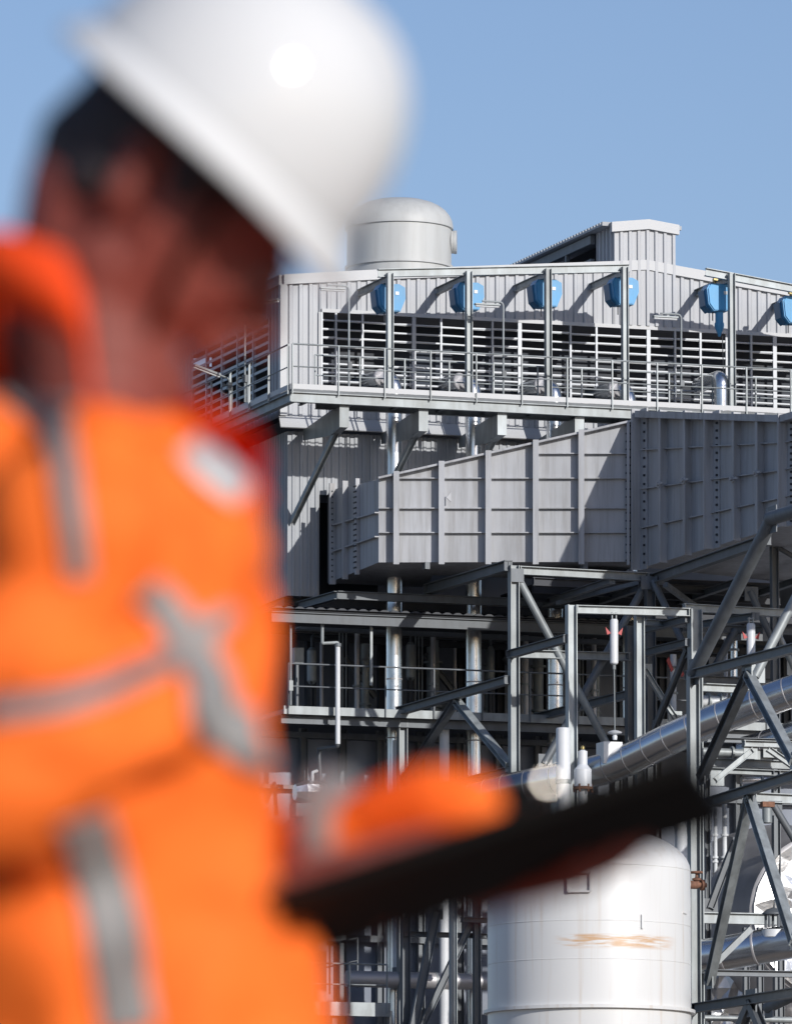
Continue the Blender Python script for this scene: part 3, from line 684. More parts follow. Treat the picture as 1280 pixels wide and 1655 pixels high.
for px in (726, 866):
    p = fp(px - 5, 806) + nrm * .2; k = MB(); k.slab([p, p + Vector((.12, 0, .14)), p + Vector((.12, 0, -.1))], (0, -.03, 0)); k.build('lug', 'duct', duct)

# ================================================================== STEEL FRAMES
def member(t, nm, a, b, kind='H', wd=.2, ht=.2, ref=None, mm='galv'):
    k = MB()
    if kind == 'H':
        k.hbeam(a, b, wd, ht, ref)
        if nm != 'column':
            d_ = (Vector(b) - Vector(a)).normalized(); rf_ = ref if ref is not None else Z3
            for e_, s_ in ((Vector(a), 1), (Vector(b), -1)): k.bar(e_ + d_ * s_ * .02, e_ + d_ * s_ * .04, wd * 1.01, ht * 1.04, rf_)
    elif kind == 'T': k.tube([a, b], wd / 2, 16)
    elif kind == 'B': k.bar(a, b, wd, ht, ref)
    if nm == 'brace' and kind != 'B':
        dd = Vector(b) - Vector(a); du_ = abs(dd.x) < abs(dd.y); g_ = max(.17, wd * .95)
        for e_ in (Vector(a) + dd.normalized() * .08, Vector(b) - dd.normalized() * .08):
            if du_: k.box(e_ + Vector((-.012, -g_, -g_)), e_ + Vector((.012, g_, g_)))
            else: k.box(e_ + Vector((-g_, -.012, -g_)), e_ + Vector((g_, .012, g_)))
    o = k.build(nm, mm, t)
    return o
def vcol(t, px, v, ytop, z0=0.0, wd=.22, mm='galv', ref=X3):
    a = pt(px, ytop, v); return member(t, 'column', (a.x, v, z0), (a.x, v, a.z), 'H', wd, wd, ref, mm)
def gusset(t, p, u=True, s=.22):
    k = MB(); k.box(p + Vector((-.02, -s, -s)), p + Vector((.02, s, s))) if u else k.box(p + Vector((-s, -.02, -s)), p + Vector((s, .02, s)))
    k.build('gusset', 'galv_dark', t)
VA_, VB_, VC_, VD_ = -1.7, -8.0, -12.4, -16.0
# duct support frame
fr = thing('duct_frame', 'cross-braced steel frame carrying the flue duct, tubes crossing in an X', 'steel frame', (pt(830, 916, VB_).x, VB_, 0))
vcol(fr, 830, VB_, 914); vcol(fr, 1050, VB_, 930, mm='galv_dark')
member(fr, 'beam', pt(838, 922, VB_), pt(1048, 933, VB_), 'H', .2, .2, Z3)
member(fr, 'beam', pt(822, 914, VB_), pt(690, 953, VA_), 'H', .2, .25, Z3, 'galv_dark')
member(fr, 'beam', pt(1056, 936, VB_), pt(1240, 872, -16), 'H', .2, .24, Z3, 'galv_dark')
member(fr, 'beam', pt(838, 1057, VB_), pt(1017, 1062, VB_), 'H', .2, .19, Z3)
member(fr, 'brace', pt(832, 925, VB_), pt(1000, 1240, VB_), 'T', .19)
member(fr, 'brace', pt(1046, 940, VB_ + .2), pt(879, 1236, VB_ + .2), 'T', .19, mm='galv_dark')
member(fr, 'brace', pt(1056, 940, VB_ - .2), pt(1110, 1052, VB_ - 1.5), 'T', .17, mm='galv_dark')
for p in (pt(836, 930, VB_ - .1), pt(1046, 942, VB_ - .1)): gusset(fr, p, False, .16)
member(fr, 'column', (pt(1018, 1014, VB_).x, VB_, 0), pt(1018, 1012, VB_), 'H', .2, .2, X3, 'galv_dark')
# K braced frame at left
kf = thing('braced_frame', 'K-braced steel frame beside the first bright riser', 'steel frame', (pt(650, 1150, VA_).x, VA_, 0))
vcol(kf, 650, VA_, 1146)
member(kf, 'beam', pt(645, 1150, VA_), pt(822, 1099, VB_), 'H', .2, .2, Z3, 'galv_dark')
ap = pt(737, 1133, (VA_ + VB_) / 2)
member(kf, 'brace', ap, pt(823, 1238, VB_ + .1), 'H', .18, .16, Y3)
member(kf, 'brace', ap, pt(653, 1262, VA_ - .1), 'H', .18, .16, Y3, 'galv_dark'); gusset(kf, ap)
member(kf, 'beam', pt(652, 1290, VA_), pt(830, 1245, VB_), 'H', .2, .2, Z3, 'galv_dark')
# hanger portal
pf_ = thing('hanger_portal', 'lit steel portal from which the pipe hanger hangs', 'steel frame', (pt(923, 980, VC_).x, VC_, 0))
vcol(pf_, 923, VC_, 978, wd=.22); vcol(pf_, 1123, VC_, 985, wd=.28); vcol(pf_, 1033, VC_ + .3, 993, wd=.2)
member(pf_, 'beam', pt(930, 985, VC_), pt(1114, 990, VC_), 'H', .18, .19, Z3)
member(pf_, 'beam', pt(824, 1058, VB_), pt(917, 1032, VC_), 'H', .18, .19, Z3, 'galv_dark')
member(pf_, 'beam', pt(837, 1168, .4), pt(1018, 1122, VB_), 'H', .18, .19, Z3, 'galv_dark')
member(pf_, 'beam', pt(1040, 1056, VC_ + 3.5), pt(1113, 1038, VC_), 'H', .16, .17, Z3, 'galv_dark')
member(pf_, 'beam', pt(1040, 1018, VC_ + 3.5), pt(1113, 1000, VC_), 'H', .16, .17, Z3, 'galv_dark')
member(pf_, 'beam', pt(1040, 1006, VC_ + 2), pt(1112, 1010, VC_ + 2), 'H', .16, .14, Z3)
member(pf_, 'brace', pt(1040, 1080, VC_ + 3), pt(1094, 1166, VC_ + 3), 'H', .14, .12, X3)
member(pf_, 'brace', pt(1112, 1048, VC_ + .4), pt(1058, 1178, VC_ + 3.4), 'H', .14, .13, X3, 'galv_dark')
# pipe rack, right side
rk = thing('pipe_rack', 'tall steel pipe rack with K bracing at the right edge', 'pipe rack', (pt(1120, 1090, VD_).x, VD_, 0))
vcol(rk, 1120, VD_, 1088, wd=.24)
def rkp(px, py): return pt(px, py, VD_ - (px - 1120) / 20.6)
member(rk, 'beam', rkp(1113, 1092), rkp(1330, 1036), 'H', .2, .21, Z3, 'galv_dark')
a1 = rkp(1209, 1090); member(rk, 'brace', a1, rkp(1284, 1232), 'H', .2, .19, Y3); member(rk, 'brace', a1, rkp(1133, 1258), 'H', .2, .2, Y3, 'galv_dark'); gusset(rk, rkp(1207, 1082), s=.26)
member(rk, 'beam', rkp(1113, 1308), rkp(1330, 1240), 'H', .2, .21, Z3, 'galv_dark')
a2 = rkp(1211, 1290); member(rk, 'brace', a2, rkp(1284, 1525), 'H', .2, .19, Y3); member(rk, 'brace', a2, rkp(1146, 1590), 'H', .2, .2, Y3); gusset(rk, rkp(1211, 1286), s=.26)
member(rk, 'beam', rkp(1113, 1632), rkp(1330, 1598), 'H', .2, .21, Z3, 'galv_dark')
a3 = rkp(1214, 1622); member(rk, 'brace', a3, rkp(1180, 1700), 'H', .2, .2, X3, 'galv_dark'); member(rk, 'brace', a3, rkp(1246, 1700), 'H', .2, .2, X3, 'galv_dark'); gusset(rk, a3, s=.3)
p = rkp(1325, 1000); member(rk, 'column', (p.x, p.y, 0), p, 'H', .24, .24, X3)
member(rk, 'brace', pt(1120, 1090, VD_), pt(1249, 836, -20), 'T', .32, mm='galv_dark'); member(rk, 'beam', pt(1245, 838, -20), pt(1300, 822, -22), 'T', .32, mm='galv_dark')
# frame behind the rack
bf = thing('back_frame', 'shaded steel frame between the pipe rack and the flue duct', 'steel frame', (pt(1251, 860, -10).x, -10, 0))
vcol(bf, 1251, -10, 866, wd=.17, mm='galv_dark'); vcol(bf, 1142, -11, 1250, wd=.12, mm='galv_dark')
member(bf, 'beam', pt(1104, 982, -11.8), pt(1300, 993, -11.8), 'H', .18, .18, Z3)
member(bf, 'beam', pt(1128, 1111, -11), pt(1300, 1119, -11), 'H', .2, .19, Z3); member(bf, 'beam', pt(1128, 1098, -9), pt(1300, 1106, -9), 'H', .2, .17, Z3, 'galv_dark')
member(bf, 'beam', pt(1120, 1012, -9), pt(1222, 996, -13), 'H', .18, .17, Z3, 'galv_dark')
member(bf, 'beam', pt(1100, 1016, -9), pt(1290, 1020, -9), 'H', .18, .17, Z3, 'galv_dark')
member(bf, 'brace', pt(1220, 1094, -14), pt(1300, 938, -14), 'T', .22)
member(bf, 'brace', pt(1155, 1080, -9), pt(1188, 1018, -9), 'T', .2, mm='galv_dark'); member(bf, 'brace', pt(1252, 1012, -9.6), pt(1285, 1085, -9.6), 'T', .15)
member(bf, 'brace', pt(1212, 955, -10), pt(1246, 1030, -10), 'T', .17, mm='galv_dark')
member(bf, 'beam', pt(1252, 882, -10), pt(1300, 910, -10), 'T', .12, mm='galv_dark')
# soffit beams under the duct
so = thing('soffit_grillage', 'dark grid of beams and deck sheet under the flue duct', 'steel grid', (5, -4, 21.5))
zso = pt(900, 965, -2.6).z
for y, v in ((940, -5), (952, -4), (965, -3)):
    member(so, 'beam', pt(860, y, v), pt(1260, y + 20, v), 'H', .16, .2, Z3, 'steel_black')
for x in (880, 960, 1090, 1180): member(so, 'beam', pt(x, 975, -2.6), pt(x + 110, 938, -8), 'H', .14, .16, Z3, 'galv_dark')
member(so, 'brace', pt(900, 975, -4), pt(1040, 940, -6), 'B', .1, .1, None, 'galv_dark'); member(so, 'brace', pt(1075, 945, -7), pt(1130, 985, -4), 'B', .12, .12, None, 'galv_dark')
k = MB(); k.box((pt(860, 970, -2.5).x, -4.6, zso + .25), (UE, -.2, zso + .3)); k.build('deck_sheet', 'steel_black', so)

# clutter between the frames: small bore pipes, a tray and tagged supports
def small_pipe(pts_, r, label, mm='pipe_white', fl=True, name='small_pipe'):
    t = thing(name, label, 'pipe', pts_[0]); k = MB(); k.tube(pts_, r, 14); k.build('pipe', mm, t)
    if fl:
        d = (Vector(pts_[1]) - Vector(pts_[0])).normalized()
        for f in (.3, .75): k = MB(); k.lathe(Vector(pts_[0]).lerp(Vector(pts_[1]), f), d, [(r, 0), (r * 1.55, 0), (r * 1.55, .05), (r, .05)], 14); k.build('flange', 'galv', t)
    return t
small_pipe([pt(1186, 1128, -8), pt(1186, 1027, -8)], .085, 'short bright vertical pipe glimpsed between rack brace and column', 'silver')
small_pipe([pt(1173, 1128, -7.6), pt(1173, 1032, -7.6)], .05, 'slim dull pipe left of the short bright vertical pipe', 'silver_dull', False)
small_pipe([pt(1088, 1150, -8.4), pt(1088, 1058, -8.4)], .075, 'pale vertical pipe behind the crossing braces of the portal', 'pipe_white')
small_pipe([pt(1050, 1158, -7), pt(1050, 1062, -7)], .045, 'slim galvanised pipe left of the portal post', 'galv', False)
small_pipe([pt(1130, 1133, -9.5), pt(1172, 1135, -9.5)], .14, 'stubby pale horizontal pipe with flanges above the main steam pipe', 'pipe_white')
small_pipe([pt(860, 1172, -1.6), pt(1010, 1182, -1.6)], .06, 'thin pale pipe along the underside of the machinery floor', 'galv')
small_pipe([pt(1130, 1215, -10), pt(1300, 1222, -10)], .10, 'grey horizontal pipe below the pipe trestle', 'galv')
small_pipe([pt(1198, 1262, -9), pt(1300, 1258, -9)], .09, 'bright horizontal pipe low under the pipe trestle', 'silver')
for x, y in ((1081, 1062), (1098, 1070)):
    p_ = pt(x, y, -8.6); k = MB(); k.slab([p_, p_ + Vector((.12, 0, -.3)), p_ + Vector((.06, 0, -.36)), p_ + Vector((-.06, 0, -.08))], (0, .03, 0))
    tag(k.build('support_tag', 'red'), 'red support tag left of the pale pipe behind the portal' if x < 1090 else 'red support tag right of the pale pipe behind the portal', 'tag')
t = thing('cable_tray', 'dark cable tray running along the wall above the machinery floor', 'cable tray', pt(700, 1018, 1.4)); k = MB()
a_, b_ = pt(480, 1015, 1.4), pt(1010, 1040, 1.4); k.bar(a_, b_, .3, .02); k.bar(a_ - Y3 * .15, b_ - Y3 * .15, .02, .1); k.bar(a_ + Y3 * .15, b_ + Y3 * .15, .02, .1); k.build('tray', 'galv_dark', t)
k = MB(); [k.tube([a_ + Y3 * (-.09 + .045 * i) + Z3 * .03, b_ + Y3 * (-.09 + .045 * i) + Z3 * .03], .02, 6) for i in range(5)]; k.build('cable_run', 'steel_black', t)
for i, x in enumerate((520, 590, 640, 700, 735, 790, 845, 870, 925, 965)):
    p_ = pt(x, 1140, 3.4); r_ = (.05, .11, .04, .16, .05, .09, .05, .13, .05, .07)[i]
    labs = ('beside the control box', 'under the hanging strut', 'behind the first riser', 'behind the second floor drum', 'above the K-brace apex', 'left of the third floor drum', 'behind the duct frame column', 'left of the third riser', 'right of the portal post', 'behind the hanger rod')
    small_pipe([(p_.x, 3.4, ZF), (p_.x, 3.4, ZF + 2.5)], r_, ('fat' if r_ > .08 else 'thin') + ' shaded riser pipe deep on the machinery floor, ' + labs[i], 'galv' if i % 2 else 'silver_dull', r_ > .06, 'riser_pipe')
# ================================================================== PIPE HANGERS
def hanger(cx, ytop, y0, y1, rod_end, v, label, r=.095):
    a, b = pt(cx, y1, v), pt(cx, y0, v); t = thing('spring_hanger', label, 'pipe hanger', a)
    k = MB(); k.lathe((a.x, v, a.z), Z3, [(r * .7, -.03), (r, 0), (r, b.z - a.z), (r * .8, b.z - a.z + .03)], 22); can_ = k.build('spring_can', 'pipe_white', t)
    tp = pt(cx, ytop, v); k = MB()
    k.bar((a.x - .05, v, b.z), (a.x - .05, v, tp.z), .02, .06); k.bar((a.x + .05, v, b.z), (a.x + .05, v, tp.z), .02, .06); k.tube([(a.x - .08, v, tp.z - .03), (a.x + .08, v, tp.z - .03)], .02, 8); k.build('clevis', 'galv', t)
    for s in (-1, 1):
        k = MB(); c = Vector((a.x + s * (r + .02), v - .02, b.z - .22)); k.slab([c + Vector((-.03 * s, 0, -.08)), c + Vector((.1 * s, 0, .06)), c + Vector((.06 * s, 0, -.12))], (0, .03, 0)); k.build('lock_pin', 'red', can_)
    if rod_end:
        e = pt(cx + 1.5, rod_end, v); k = MB(); k.tube([(a.x, v, a.z), (a.x, v, a.z - .15)], .04, 8); k.tube([(a.x, v, a.z - .1), (a.x + .01, v, e.z)], .018, 8); k.build('rod', 'galv', t)
        k = MB(); k.lathe((a.x + .01, v, e.z - .1), Z3, [(.05, -.12), (.06, -.04), (.04, 0), (.15, .03), (.17, .06), (.10, .09), (.02, .11)], 18); k.build('bell_cap', 'pipe_white', t)
    return t
hanger(992.5, 990, 1003, 1072, 1181, VC_, 'white spring can hanger with long rod under the steel portal')
hanger(1214, 998, 1010, 1078, None, -13.2, 'white spring can behind the pipe rack beam', .10)

# ================================================================== BIG SILVER STEAM PIPE
pts = [pt(735, 1300, -9.2), pt(820, 1277, -10.3), pt(985, 1240, -12.4), pt(1120, 1178, -14.3), pt(1310, 1107, -16.4)]
sp = thing('main_steam_pipe', 'large polished silver steam pipe rising to the right behind the pipe rack', 'steam pipe', pts[0])
def spl(P, n=10):
    out = []
    for i in range(len(P) - 1):
        a, b, c, d = P[max(i - 1, 0)], P[i], P[i + 1], P[min(i + 2, len(P) - 1)]
        for j in range(n):
            t = j / n; out.append(.5 * ((2 * b) + (c - a) * t + (2 * a - 5 * b + 4 * c - d) * t * t + (3 * b - a - 3 * c + d) * t ** 3))
    return out + [P[-1]]
path = spl(pts, 12); RP = .37
k = MB(); k.tube(path, RP, 40); jk = k.build('jacket', 'silver', sp)
for i in range(3, len(path) - 1, 3):
    d = (path[i + 1] - path[i - 1]).normalized(); k = MB(); k.lathe(path[i] - d * .02, d, [(RP, 0), (RP + .003, .004), (RP + .003, .026), (RP, .03)], 40); k.build('seam_band', 'silver_dull', jk)
k = MB(); c = pt(984, 1212, VC_ - .1); k.box(c + Vector((-.22, -.25, -.34)), c + Vector((.24, .25, .16))); k.build('hanger_box', 'white', sp, smooth=0)
pts2 = [pt(1205, 1215, -9), pt(1240, 1205, -9.6), pt(1340, 1168, -11.5)]
k = MB(); k.tube(spl(pts2, 6), .36, 32); t = thing('second_steam_pipe', 'second silver pipe in shade behind and below the main steam pipe', 'steam pipe', pts2[0]); k.build('jacket', 'silver', t)
k = MB(); d = (pts2[1] - pts2[0]).normalized(); k.lathe(pts2[1], d, [(.36, 0), (.37, .01), (.37, .04), (.36, .05)], 32); k.build('seam_band', 'silver_dull', t)
# small trestle below it
tr_ = thing('pipe_trestle', 'small lit trestle of channels under the second silver pipe', 'trestle', pt(1247, 1230, -12))
member(tr_, 'beam', pt(1200, 1202, -12), pt(1290, 1205, -12), 'H', .2, .15, Z3); member(tr_, 'beam', pt(1140, 1196, -11), pt(1300, 1200, -11), 'H', .2, .12, Z3, 'galv_dark')
member(tr_, 'brace', pt(1217, 1212, -12), pt(1155, 1262, -12), 'H', .13, .13, X3); member(tr_, 'brace', pt(1240, 1210, -12), pt(1292, 1246, -12), 'H', .13, .13, X3)
member(tr_, 'beam', pt(1130, 1232, -11), pt(1300, 1238, -11), 'H', .2, .2, Z3); member(tr_, 'beam', pt(1130, 1245, -10), pt(1300, 1252, -10), 'H', .2, .13, Z3)
k = MB(); k.slab([pt(1222, 1212, -11.9), pt(1240, 1211, -11.9), pt(1248, 1228, -11.9), pt(1216, 1228, -11.9)], (0, .03, 0)); k.build('gusset', 'galv', tr_)

# ================================================================== WHITE TANK
TV = -22.0; tcn = pt(952, 1500, TV); tm = F / ((Vector((OX, OY, 0)) + UA * tcn.x + VA * TV).length); TR = 164.5 / tm
zsh = pt(952, 1410, TV).z - TR * .0; zap = pt(952, 1336, TV).z; RUSTZ = pt(952, 1534, TV).z + .02
zrim = pt(952, 1640, TV).z
M['tank'] = rust_tank()
tk = thing('white_tank', 'white round topped storage tank with a rust brown weld stain', 'tank', (tcn.x, TV, 0))
RUSTZ_ = RUSTZ
k = MB(); pf = [(TR, 1.0), (TR, zrim), (TR + .09, zrim), (TR + .09, zrim + .07), (TR, zrim + .08), (TR, zsh)]
for i in range(1, 13):
    a = math.pi / 2 * i / 12; pf.append((TR * math.cos(a) if i < 12 else .001, zsh + (zap - zsh) * math.sin(a)))
k.lathe((tcn.x, TV, 0), Z3, pf, 72); k.build('shell', 'tank', tk)
k = MB(); 
for z in (zsh, pt(952, 1565, TV).z + .05, pt(952, 1500, TV).z): k.lathe((tcn.x, TV, z), Z3, [(TR, -.012), (TR + .006, -.008), (TR + .006, .008), (TR, .012)], 72)
k.build('weld_seam', 'tank', tk)
k = MB(); k.lathe((tcn.x, TV, 0), Z3, [(TR * .9, 0), (TR * .9, 1.0)], 48); k.build('skirt', 'concrete', tk)
ang = math.atan2(-1, -.30)
def onshell(px, py):
    q = pt(px, py, TV); dx = max(-.98, min(.98, (q.x - tcn.x + .0) / TR)); 
    th = math.asin(dx * math.cos(YAW * .0)); return Vector((tcn.x + TR * math.sin(th), TV - TR * math.cos(th), q.z)), Vector((math.sin(th), -math.cos(th), 0))
p, nn = onshell(885, 1438); tx = nn.cross(Z3)
k = MB()
for a, b in (((-.24, -.2), (.24, -.2)), ((-.24, .2), (.24, .2)), ((-.24, -.2), (-.24, .2)), ((.24, -.2), (.24, .2))): k.bar(p + nn * .03 + tx * a[0] + Z3 * a[1], p + nn * .03 + tx * b[0] + Z3 * b[1], .04, .06, nn)
k.build('plate_frame', 'white', tk)
p, nn = onshell(980, 1502); k = MB(); k.bar(p + nn * .02 - Z3 * .15, p + nn * .02 + Z3 * .15, .05, .05, nn); k.build('cleat', 'white', tk)
p, nn = onshell(1068, 1484); k = MB(); k.bar(p + nn * .01 - Z3 * .02, p + nn * .01 + Z3 * .02, .2, .04, nn); k.build('cleat', 'tank', tk)
a, b = pt(910.5, 1290, TV + .5), pt(910.5, 1177, TV + .5)
t = thing('vent_pipe', 'fat white vertical vent pipe standing on the tank roof', 'pipe', (a.x, TV + .5, zsh)); k = MB(); k.lathe((a.x, TV + .5, 0), Z3, [(.155, zap - .3), (.155, b.z - .02), (.14, b.z)], 24); k.build('pipe', 'pipe_white', t)
k = MB(); k.lathe((a.x, TV + .5, a.z + .3), Z3, [(.155, 0), (.175, .01), (.175, .09), (.155, .1)], 24); k.build('band', 'galv', t)
a = pt(942, 1272, TV + .3); t = thing('relief_valve', 'pale grey relief valve beside the white vent pipe', 'valve', (a.x, TV + .3, zap))
k = MB(); s = 1 / tm; k.lathe((a.x, TV + .3, 0), Z3, [(.1, zap - .2), (.1, a.z + .0), (.2, a.z), (.2, a.z + .04), (.19, a.z + .06), (.19, a.z + 28 * s), (.12, a.z + 34 * s), (.10, a.z + 36 * s)], 22); k.build('body', 'pipe_white', t)
k = MB(); k.lathe((a.x, TV + .3, a.z + 36 * s), Z3, [(.10, 0), (.10, 22 * s), (.06, 23 * s), (.05, 24 * s)], 20); bon = k.build('bonnet', 'pipe_white', t)
k = MB(); k.lathe((a.x, TV + .3, a.z + 60 * s), Z3, [(.03, 0), (.045, .02), (.045, .07), (.02, .1)], 12); k.build('cap', 'brass', bon)
k = MB(); k.lathe((a.x, TV + .3, a.z - .06), Z3, [(.22, 0), (.22, .05)], 22); [k.tube([(a.x + .2 * math.cos(i), TV + .3 + .2 * math.sin(i), a.z - .12), (a.x + .2 * math.cos(i), TV + .3 + .2 * math.sin(i), a.z + .05)], .02, 6) for i in range(7)]; k.build('flange', 'rust', t)
# goose neck pipe and rusty valve
gx = pt(1101, 1400, TV + 1.4); zt_ = pt(1101, 1327, TV + 1.4).z
t = thing('gooseneck_pipe', 'pale gooseneck overflow pipe curling over the tank shoulder', 'pipe', (gx.x, TV + .2, gx.z - 1.2))
k = MB(); k.tube(elbow((gx.x, TV + 1.4, 0.0), (gx.x, TV + 1.4, zt_), (gx.x - .9, TV + .6, zt_ - .05), .35), .135, 20); k.build('pipe', 'pipe_white', t)
k = MB(); k.lathe((gx.x, TV + 1.4, zt_ - .9), Z3, [(.135, 0), (.15, .01), (.15, .05), (.135, .06)], 20); k.build('band', 'galv', t)
c = pt(1126, 1431, TV - .2); t = thing('gate_valve', 'rusty gate valve sticking out from the tank side', 'valve', c)
k = MB(); k.lathe(c - X3 * .14, X3, [(.05, -.25), (.05, -.12), (.10, -.12), (.10, -.07), (.06, -.06), (.09, 0), (.09, .14), (.06, .2), (.06, .24), (.12, .24), (.12, .3), (.05, .3), (.05, .36)], 18); k.build('body', 'rust', t)
k = MB(); k.lathe(c, Z3, [(.06, 0), (.06, .1), (.1, .1), (.1, .14), (.035, .16), (.03, .24)], 16); k.build('bonnet', 'rust', t)
k = MB(); k.lathe(c + Z3 * .25, Z3, [(.03, 0), (.13, .0), (.14, .02), (.13, .045), (.03, .04)], 18); k.build('handwheel', 'rust', t)
k = MB(); k.lathe(c - X3 * .42, X3, [(.05, 0), (.05, .2), (.11, .2), (.11, .24)], 18); k.build('stub', 'white', t)

# ================================================================== LOWER RIGHT: cone, foil, pipes
cv = -9.0; cc = pt(1338, 1482, cv - 1.0); s = 1 / 66 * (178 + cv) / 178
t = thing('conical_hood', 'huge dull metal cone with bright crinkled foil mouth behind the pipe rack', 'insulated duct', (cc.x, cv, cc.z - 3))
k = MB(); ax = Vector((.05, 1, 0)).normalized(); c_ = cc
k.lathe(c_, ax, [(130 * s, -.05), (136 * s, 0), (137 * s, .1), (165 * s, 2.6), (172 * s, 3.4), (172 * s, 5)], 64); k.build('cone_jacket', 'silver_dull', t)
k = MB(); rr = 131 * s; nn_ = 26; vs = [c_ - ax * .12]; fs = []
random.seed(3)
xx = ax.cross(Z3).normalized()
rings = 5
for r_ in range(1, rings + 1):
    for i in range(nn_): 
        a = 2 * math.pi * (i + .5 * (r_ % 2)) / nn_; q = c_ - ax * (.12 + random.uniform(-.1, .1) * (r_ < rings)) + (xx * math.cos(a) + Z3 * math.sin(a)) * rr * r_ / rings; vs.append(q)
for i in range(nn_): fs.append((0, 1 + i, 1 + (i + 1) % nn_))
for r_ in range(1, rings):
    for i in range(nn_):
        A_ = 1 + (r_ - 1) * nn_; B_ = A_ + nn_
        if r_ % 2 == 1: fs += [(A_ + i, B_ + i, B_ + (i + 1) % nn_), (A_ + i, B_ + (i + 1) % nn_, A_ + (i + 1) % nn_)]
        else: fs += [(A_ + i, B_ + i, A_ + (i + 1) % nn_), (A_ + (i + 1) % nn_, B_ + i, B_ + (i + 1) % nn_)]
k.add(vs, fs); k.build('foil_face', 'silver_crinkle', t, smooth=0)
# lower silver pipe
pts3 = [pt(1090, 1552, -12.5), pt(1150, 1545, -13), pt(1220, 1533, -13.6), pt(1330, 1512, -14.6)]
t = thing('lower_steam_pipe', 'fat silver pipe with hanger saddle low behind the pipe rack', 'steam pipe', pts3[0])
k = MB(); ph3 = spl(pts3, 8); k.tube(ph3, .40, 36); jk = k.build('jacket', 'silver', t)
for i in (10, 16, 21):
    d = (ph3[i + 1] - ph3[i - 1]).normalized(); k = MB(); k.lathe(ph3[i], d, [(.40, 0), (.415, .01), (.415, .05), (.40, .06)], 36); k.build('seam_band', 'silver_dull', jk)
c = pt(1250, 1500, -14); k = MB(); k.lathe(c - Z3 * .1, Z3, [(.27, -.12), (.27, .05)], 24); k.build('saddle', 'pipe_white', t)
k = MB(); 
for a in range(5): k.tube([c + Vector((.18 * math.cos(a * 1.256), .18 * math.sin(a * 1.256), 0)), c + Vector((.18 * math.cos(a * 1.256), .18 * math.sin(a * 1.256), .3))], .035, 8)
k.lathe(c + Z3 * .3, Z3, [(.26, 0), (.26, .03), (.15, .12), (.03, .16)], 24); k.build('spring_hanger_head', 'galv_dark', t)
# channels, struts, low beams there
lf = thing('low_trestle', 'low steel frame of channels crossing behind the lower silver pipe', 'steel frame', pt(1200, 1640, -13))
member(lf, 'beam', pt(1130, 1484, -12), pt(1262, 1487, -12), 'H', .2, .26, Z3); member(lf, 'beam', pt(1140, 1573, -14.6), pt(1320, 1576, -14.6), 'H', .2, .14, Z3, 'galv_dark')
member(lf, 'brace', pt(1213, 1502, -14.5), pt(1158, 1556, -14.5), 'B', .13, .13); member(lf, 'beam', pt(1218, 1289, -13), pt(1320, 1294, -13), 'H', .2, .22, Z3)
member(lf, 'beam', pt(1130, 1646, -12), pt(1300, 1650, -12), 'T', .14, mm='galv'); 
for x in (1142, 1205, 1228, 1262): vcol(lf, x, -11, 1500 if x > 1150 else 1262, wd=.13, mm='galv_dark')
member(lf, 'brace', pt(1240, 1630, -15), pt(1320, 1592, -17), 'T', .26, mm='galv_dark'); member(lf, 'brace', pt(1147, 1470, -12), pt(1188, 1360, -12), 'H', .16, .16, X3, 'galv_dark')
member(lf, 'brace', pt(1250, 1302, -13), pt(1300, 1384, -13), 'T', .17, mm='galv_dark')
c = pt(1240, 1330, -13.4); k = MB(); k.lathe(c - Z3 * .02, Z3, [(.09, 0), (.115, .02), (.115, .34), (.09, .36)], 20); k.build('spring_can', 'galv', lf)
k = MB(); k.box(c + Vector((-.14, -.08, .36)), c + Vector((.16, .08, .48))); k.build('rusty_clamp', 'rust', lf)
# small vertical pipes behind, and crinkled foil wall
for i, (x, r, lab) in enumerate(((1148, .045, 'slim pale vertical pipe nearest the rack column'), (1156, .045, 'slim pale vertical pipe second from the rack column'), (1171, .06, 'slim pale vertical pipe nearest the dull cone'))):
    a, b = pt(x, 1460, -7.5), pt(x, 1300, -7.5); k = MB(); k.tube([(a.x, -7.5, 6), b], r, 12)
    for y in (1352, 1388, 1395): q = pt(x, y, -7.5); k.lathe(q, Z3, [(r, 0), (r * 1.6, 0), (r * 1.6, .05), (r, .05)], 12)
    tag(k.build('slim_pipe', 'pipe_white'), lab, 'pipe')
fw = MB(); ua, ub = pt(1100, 1600, -8).x, pt(1330, 1600, -8).x; za, zb_ = pt(1200, 1680, -8).z, pt(1200, 1578, -8).z
nx, nz_ = 15, 5; vs = []; fs = []
for j in range(nz_ + 1):
    for i in range(nx + 1): vs.append((ua + (ub - ua) * (i + random.uniform(-.3, .3)) / nx, -8 + random.uniform(-.16, .16), za + (zb_ - za) * j / nz_))
for j in range(nz_):
    for i in range(nx):
        a = j * (nx + 1) + i; fs += [(a, a + 1, a + nx + 2), (a, a + nx + 2, a + nx + 1)]
fw.add(vs, fs); fw.box((ua, -7.6, za), (ub, -7.5, zb_)); tag(fw.build('foil_blanket', 'silver_crinkle', smooth=0), 'crumpled silver insulation blanket low behind the white tank', 'insulation')

